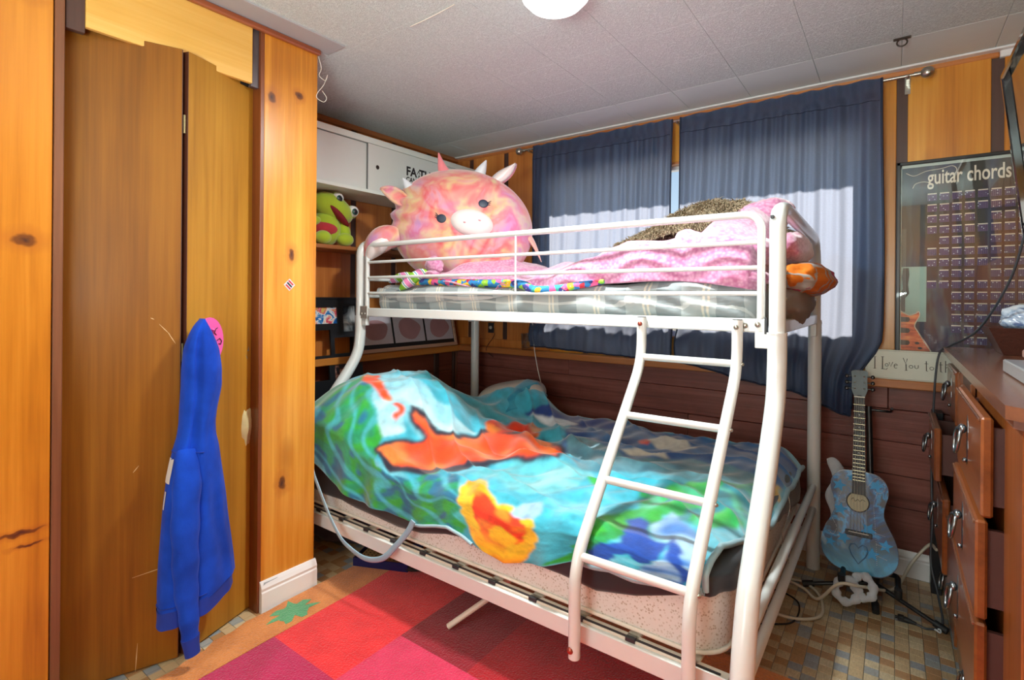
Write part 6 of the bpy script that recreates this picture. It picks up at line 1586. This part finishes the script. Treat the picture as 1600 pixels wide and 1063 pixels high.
mb = MB(); mb.add([p for r_ in band for p in r_], [(i*nK+k, i*nK+(k+1) % nK, (i+1)*nK+(k+1) % nK, (i+1)*nK+k) for i in range(6) for k in range(nK)], True); mb.add(band[-1], [tuple(range(nK))]); mb.build('hem_band', HDD, ho)
def seam(z, a0, a1, name='seam', r=.0016, dz=0):
    hw = float(np.interp(-z, [-q for q in tt[0]], tt[1])); oy = float(np.interp(-z, [-q for q in tt[0]], tt[2])); R_ = hood_ring(z, hw+.0015, oy, 0, 144)
    P = [(p[0]+.001, p[1], p[2]+dz*(i/144)) for i, p in enumerate(R_) if a0 < 2*PI*i/144 < a1]; MB().tube(P, r, 5).build(name, HDD, ho)
seam(.694, 3.9, 6.2); seam(.25, 4.0, 6.25)
# sleeve
sp_ = bez([(.800, -2.135, .70), (.832, -2.146, .62), (.836, -2.152, .50), (.834, -2.150, .38), (.832, -2.146, .28), (.832, -2.138, .19), (.832, -2.134, .12)], 8); n = len(sp_)
sl = MB().tube(sp_, [np.interp(i/(n-1), [0, .1, .3, .6, 1], [.030, .038, .040, .036, .024])*(1+.05*math.sin(i*.8)) for i in range(n)], 22, flat=.75).build('sleeve', HD, ho)
MB().tube([(.832, -2.134, .125), (.833, -2.131, .095), (.834, -2.127, .068)], [.027, .023, .022], 20, flat=.7).build('cuff', HDD, sl)
seam(.60, 5.0, 5.9, 'sleeve_seam', .0014, .10)
# white chest print wrapping round the far side
pr = []
for z in np.linspace(.675, .60, 10):
    hw = float(np.interp(-z, [-q for q in tt[0]], tt[1])); oy = float(np.interp(-z, [-q for q in tt[0]], tt[2])); R_ = hood_ring(float(z), hw+.002, oy, 0, 144)
    pr.append([R_[i] for i in range(98, 113)])
MB().grid(np.array(pr)).build('chest_print', simple('print_white', '#dcd6d2', .7, var=.06), ho)
pr = []
for z in np.linspace(.575, .52, 8):
    hw = float(np.interp(-z, [-q for q in tt[0]], tt[1])); oy = float(np.interp(-z, [-q for q in tt[0]], tt[2])); R_ = hood_ring(float(z), hw+.002, oy, 0, 144); w_ = int(2+8*(z-.52)/.055)
    pr.append([R_[i] for i in range(108-4, 108-4+4)])
MB().grid(np.array(pr)).build('chest_print', MATS['print_white'], ho)

# closet contents glimpsed through the gap, sticker, string
o = lump((.55, -1.862, .70), (.09, .052, .13), (0, 0, 0), 50, .12).build('cream_bag', simple('cream_quilt', '#c9bd8c', .7, var=.2, scale=25, bump=.5)); tag(o, 'cream patterned fabric bundle bulging in the closet gap', 'bag')
o = lump((.55, -1.865, .98), (.08, .04, .10), (0, 0, 0), 52, .1).build('grey_green_cloth', simple('grey_green', '#6f8a86', .7, var=.15)); tag(o, 'grey green cloth high in the closet gap above the cream bundle', 'cloth')
sk = thing('small_sticker', 'tiny diamond-shaped red, white and black sticker on the pine post', 'sticker', (.6812, -1.72, 1.215))
def dia(cy, cz, r, x, mat, nm, hh=None): return MB().obox((x, cy, cz), (1, 0, 0), (0, .72, .69), (0, -.69, .72), .0004, r, hh or r, 0).build(nm, mat, sk)
dia(-1.722, 1.232, .017, .6806, simple('sticker_grey', '#c9c9d0', .4), 'ground')
for dz, m_ in ((.008, simple('sticker_red', '#c23444', .4)), (0, simple('sticker_dark', '#23242c', .4)), (-.008, MATS['sticker_red'])):
    MB().obox((.6812, -1.722+dz*.7, 1.232+dz), (1, 0, 0), (0, .72, -.69), (0, .69, .72), .0004, .013, .003).build('band', m_, sk)
o = MB().tube(bez([(.695, -1.612, 2.165), (.697, -1.60, 2.12), (.692, -1.606, 2.09), (.70, -1.582, 2.075), (.703, -1.575, 2.10), (.70, -1.59, 2.055), (.69, -1.61, 2.02), (.695, -1.618, 1.995), (.70, -1.59, 1.985), (.702, -1.578, 2.005), (.697, -1.595, 2.03)], 8), .0012, 6).build('loose_string', simple('string_white', '#e4e0d8', .6)); tag(o, 'thin white string dangling from the ceiling moulding at the pine post corner', 'string')
o = MB().tube(bez([(1.13, -1.515, 2.197), (1.25, -1.52, 2.1965), (1.366, -1.53, 2.197)], 6), .0018, 6).build('ceiling_wire', simple('string_white', '#e4e0d8', .6)); tag(o, 'thin white wire pinned along a ceiling joint', 'wire')
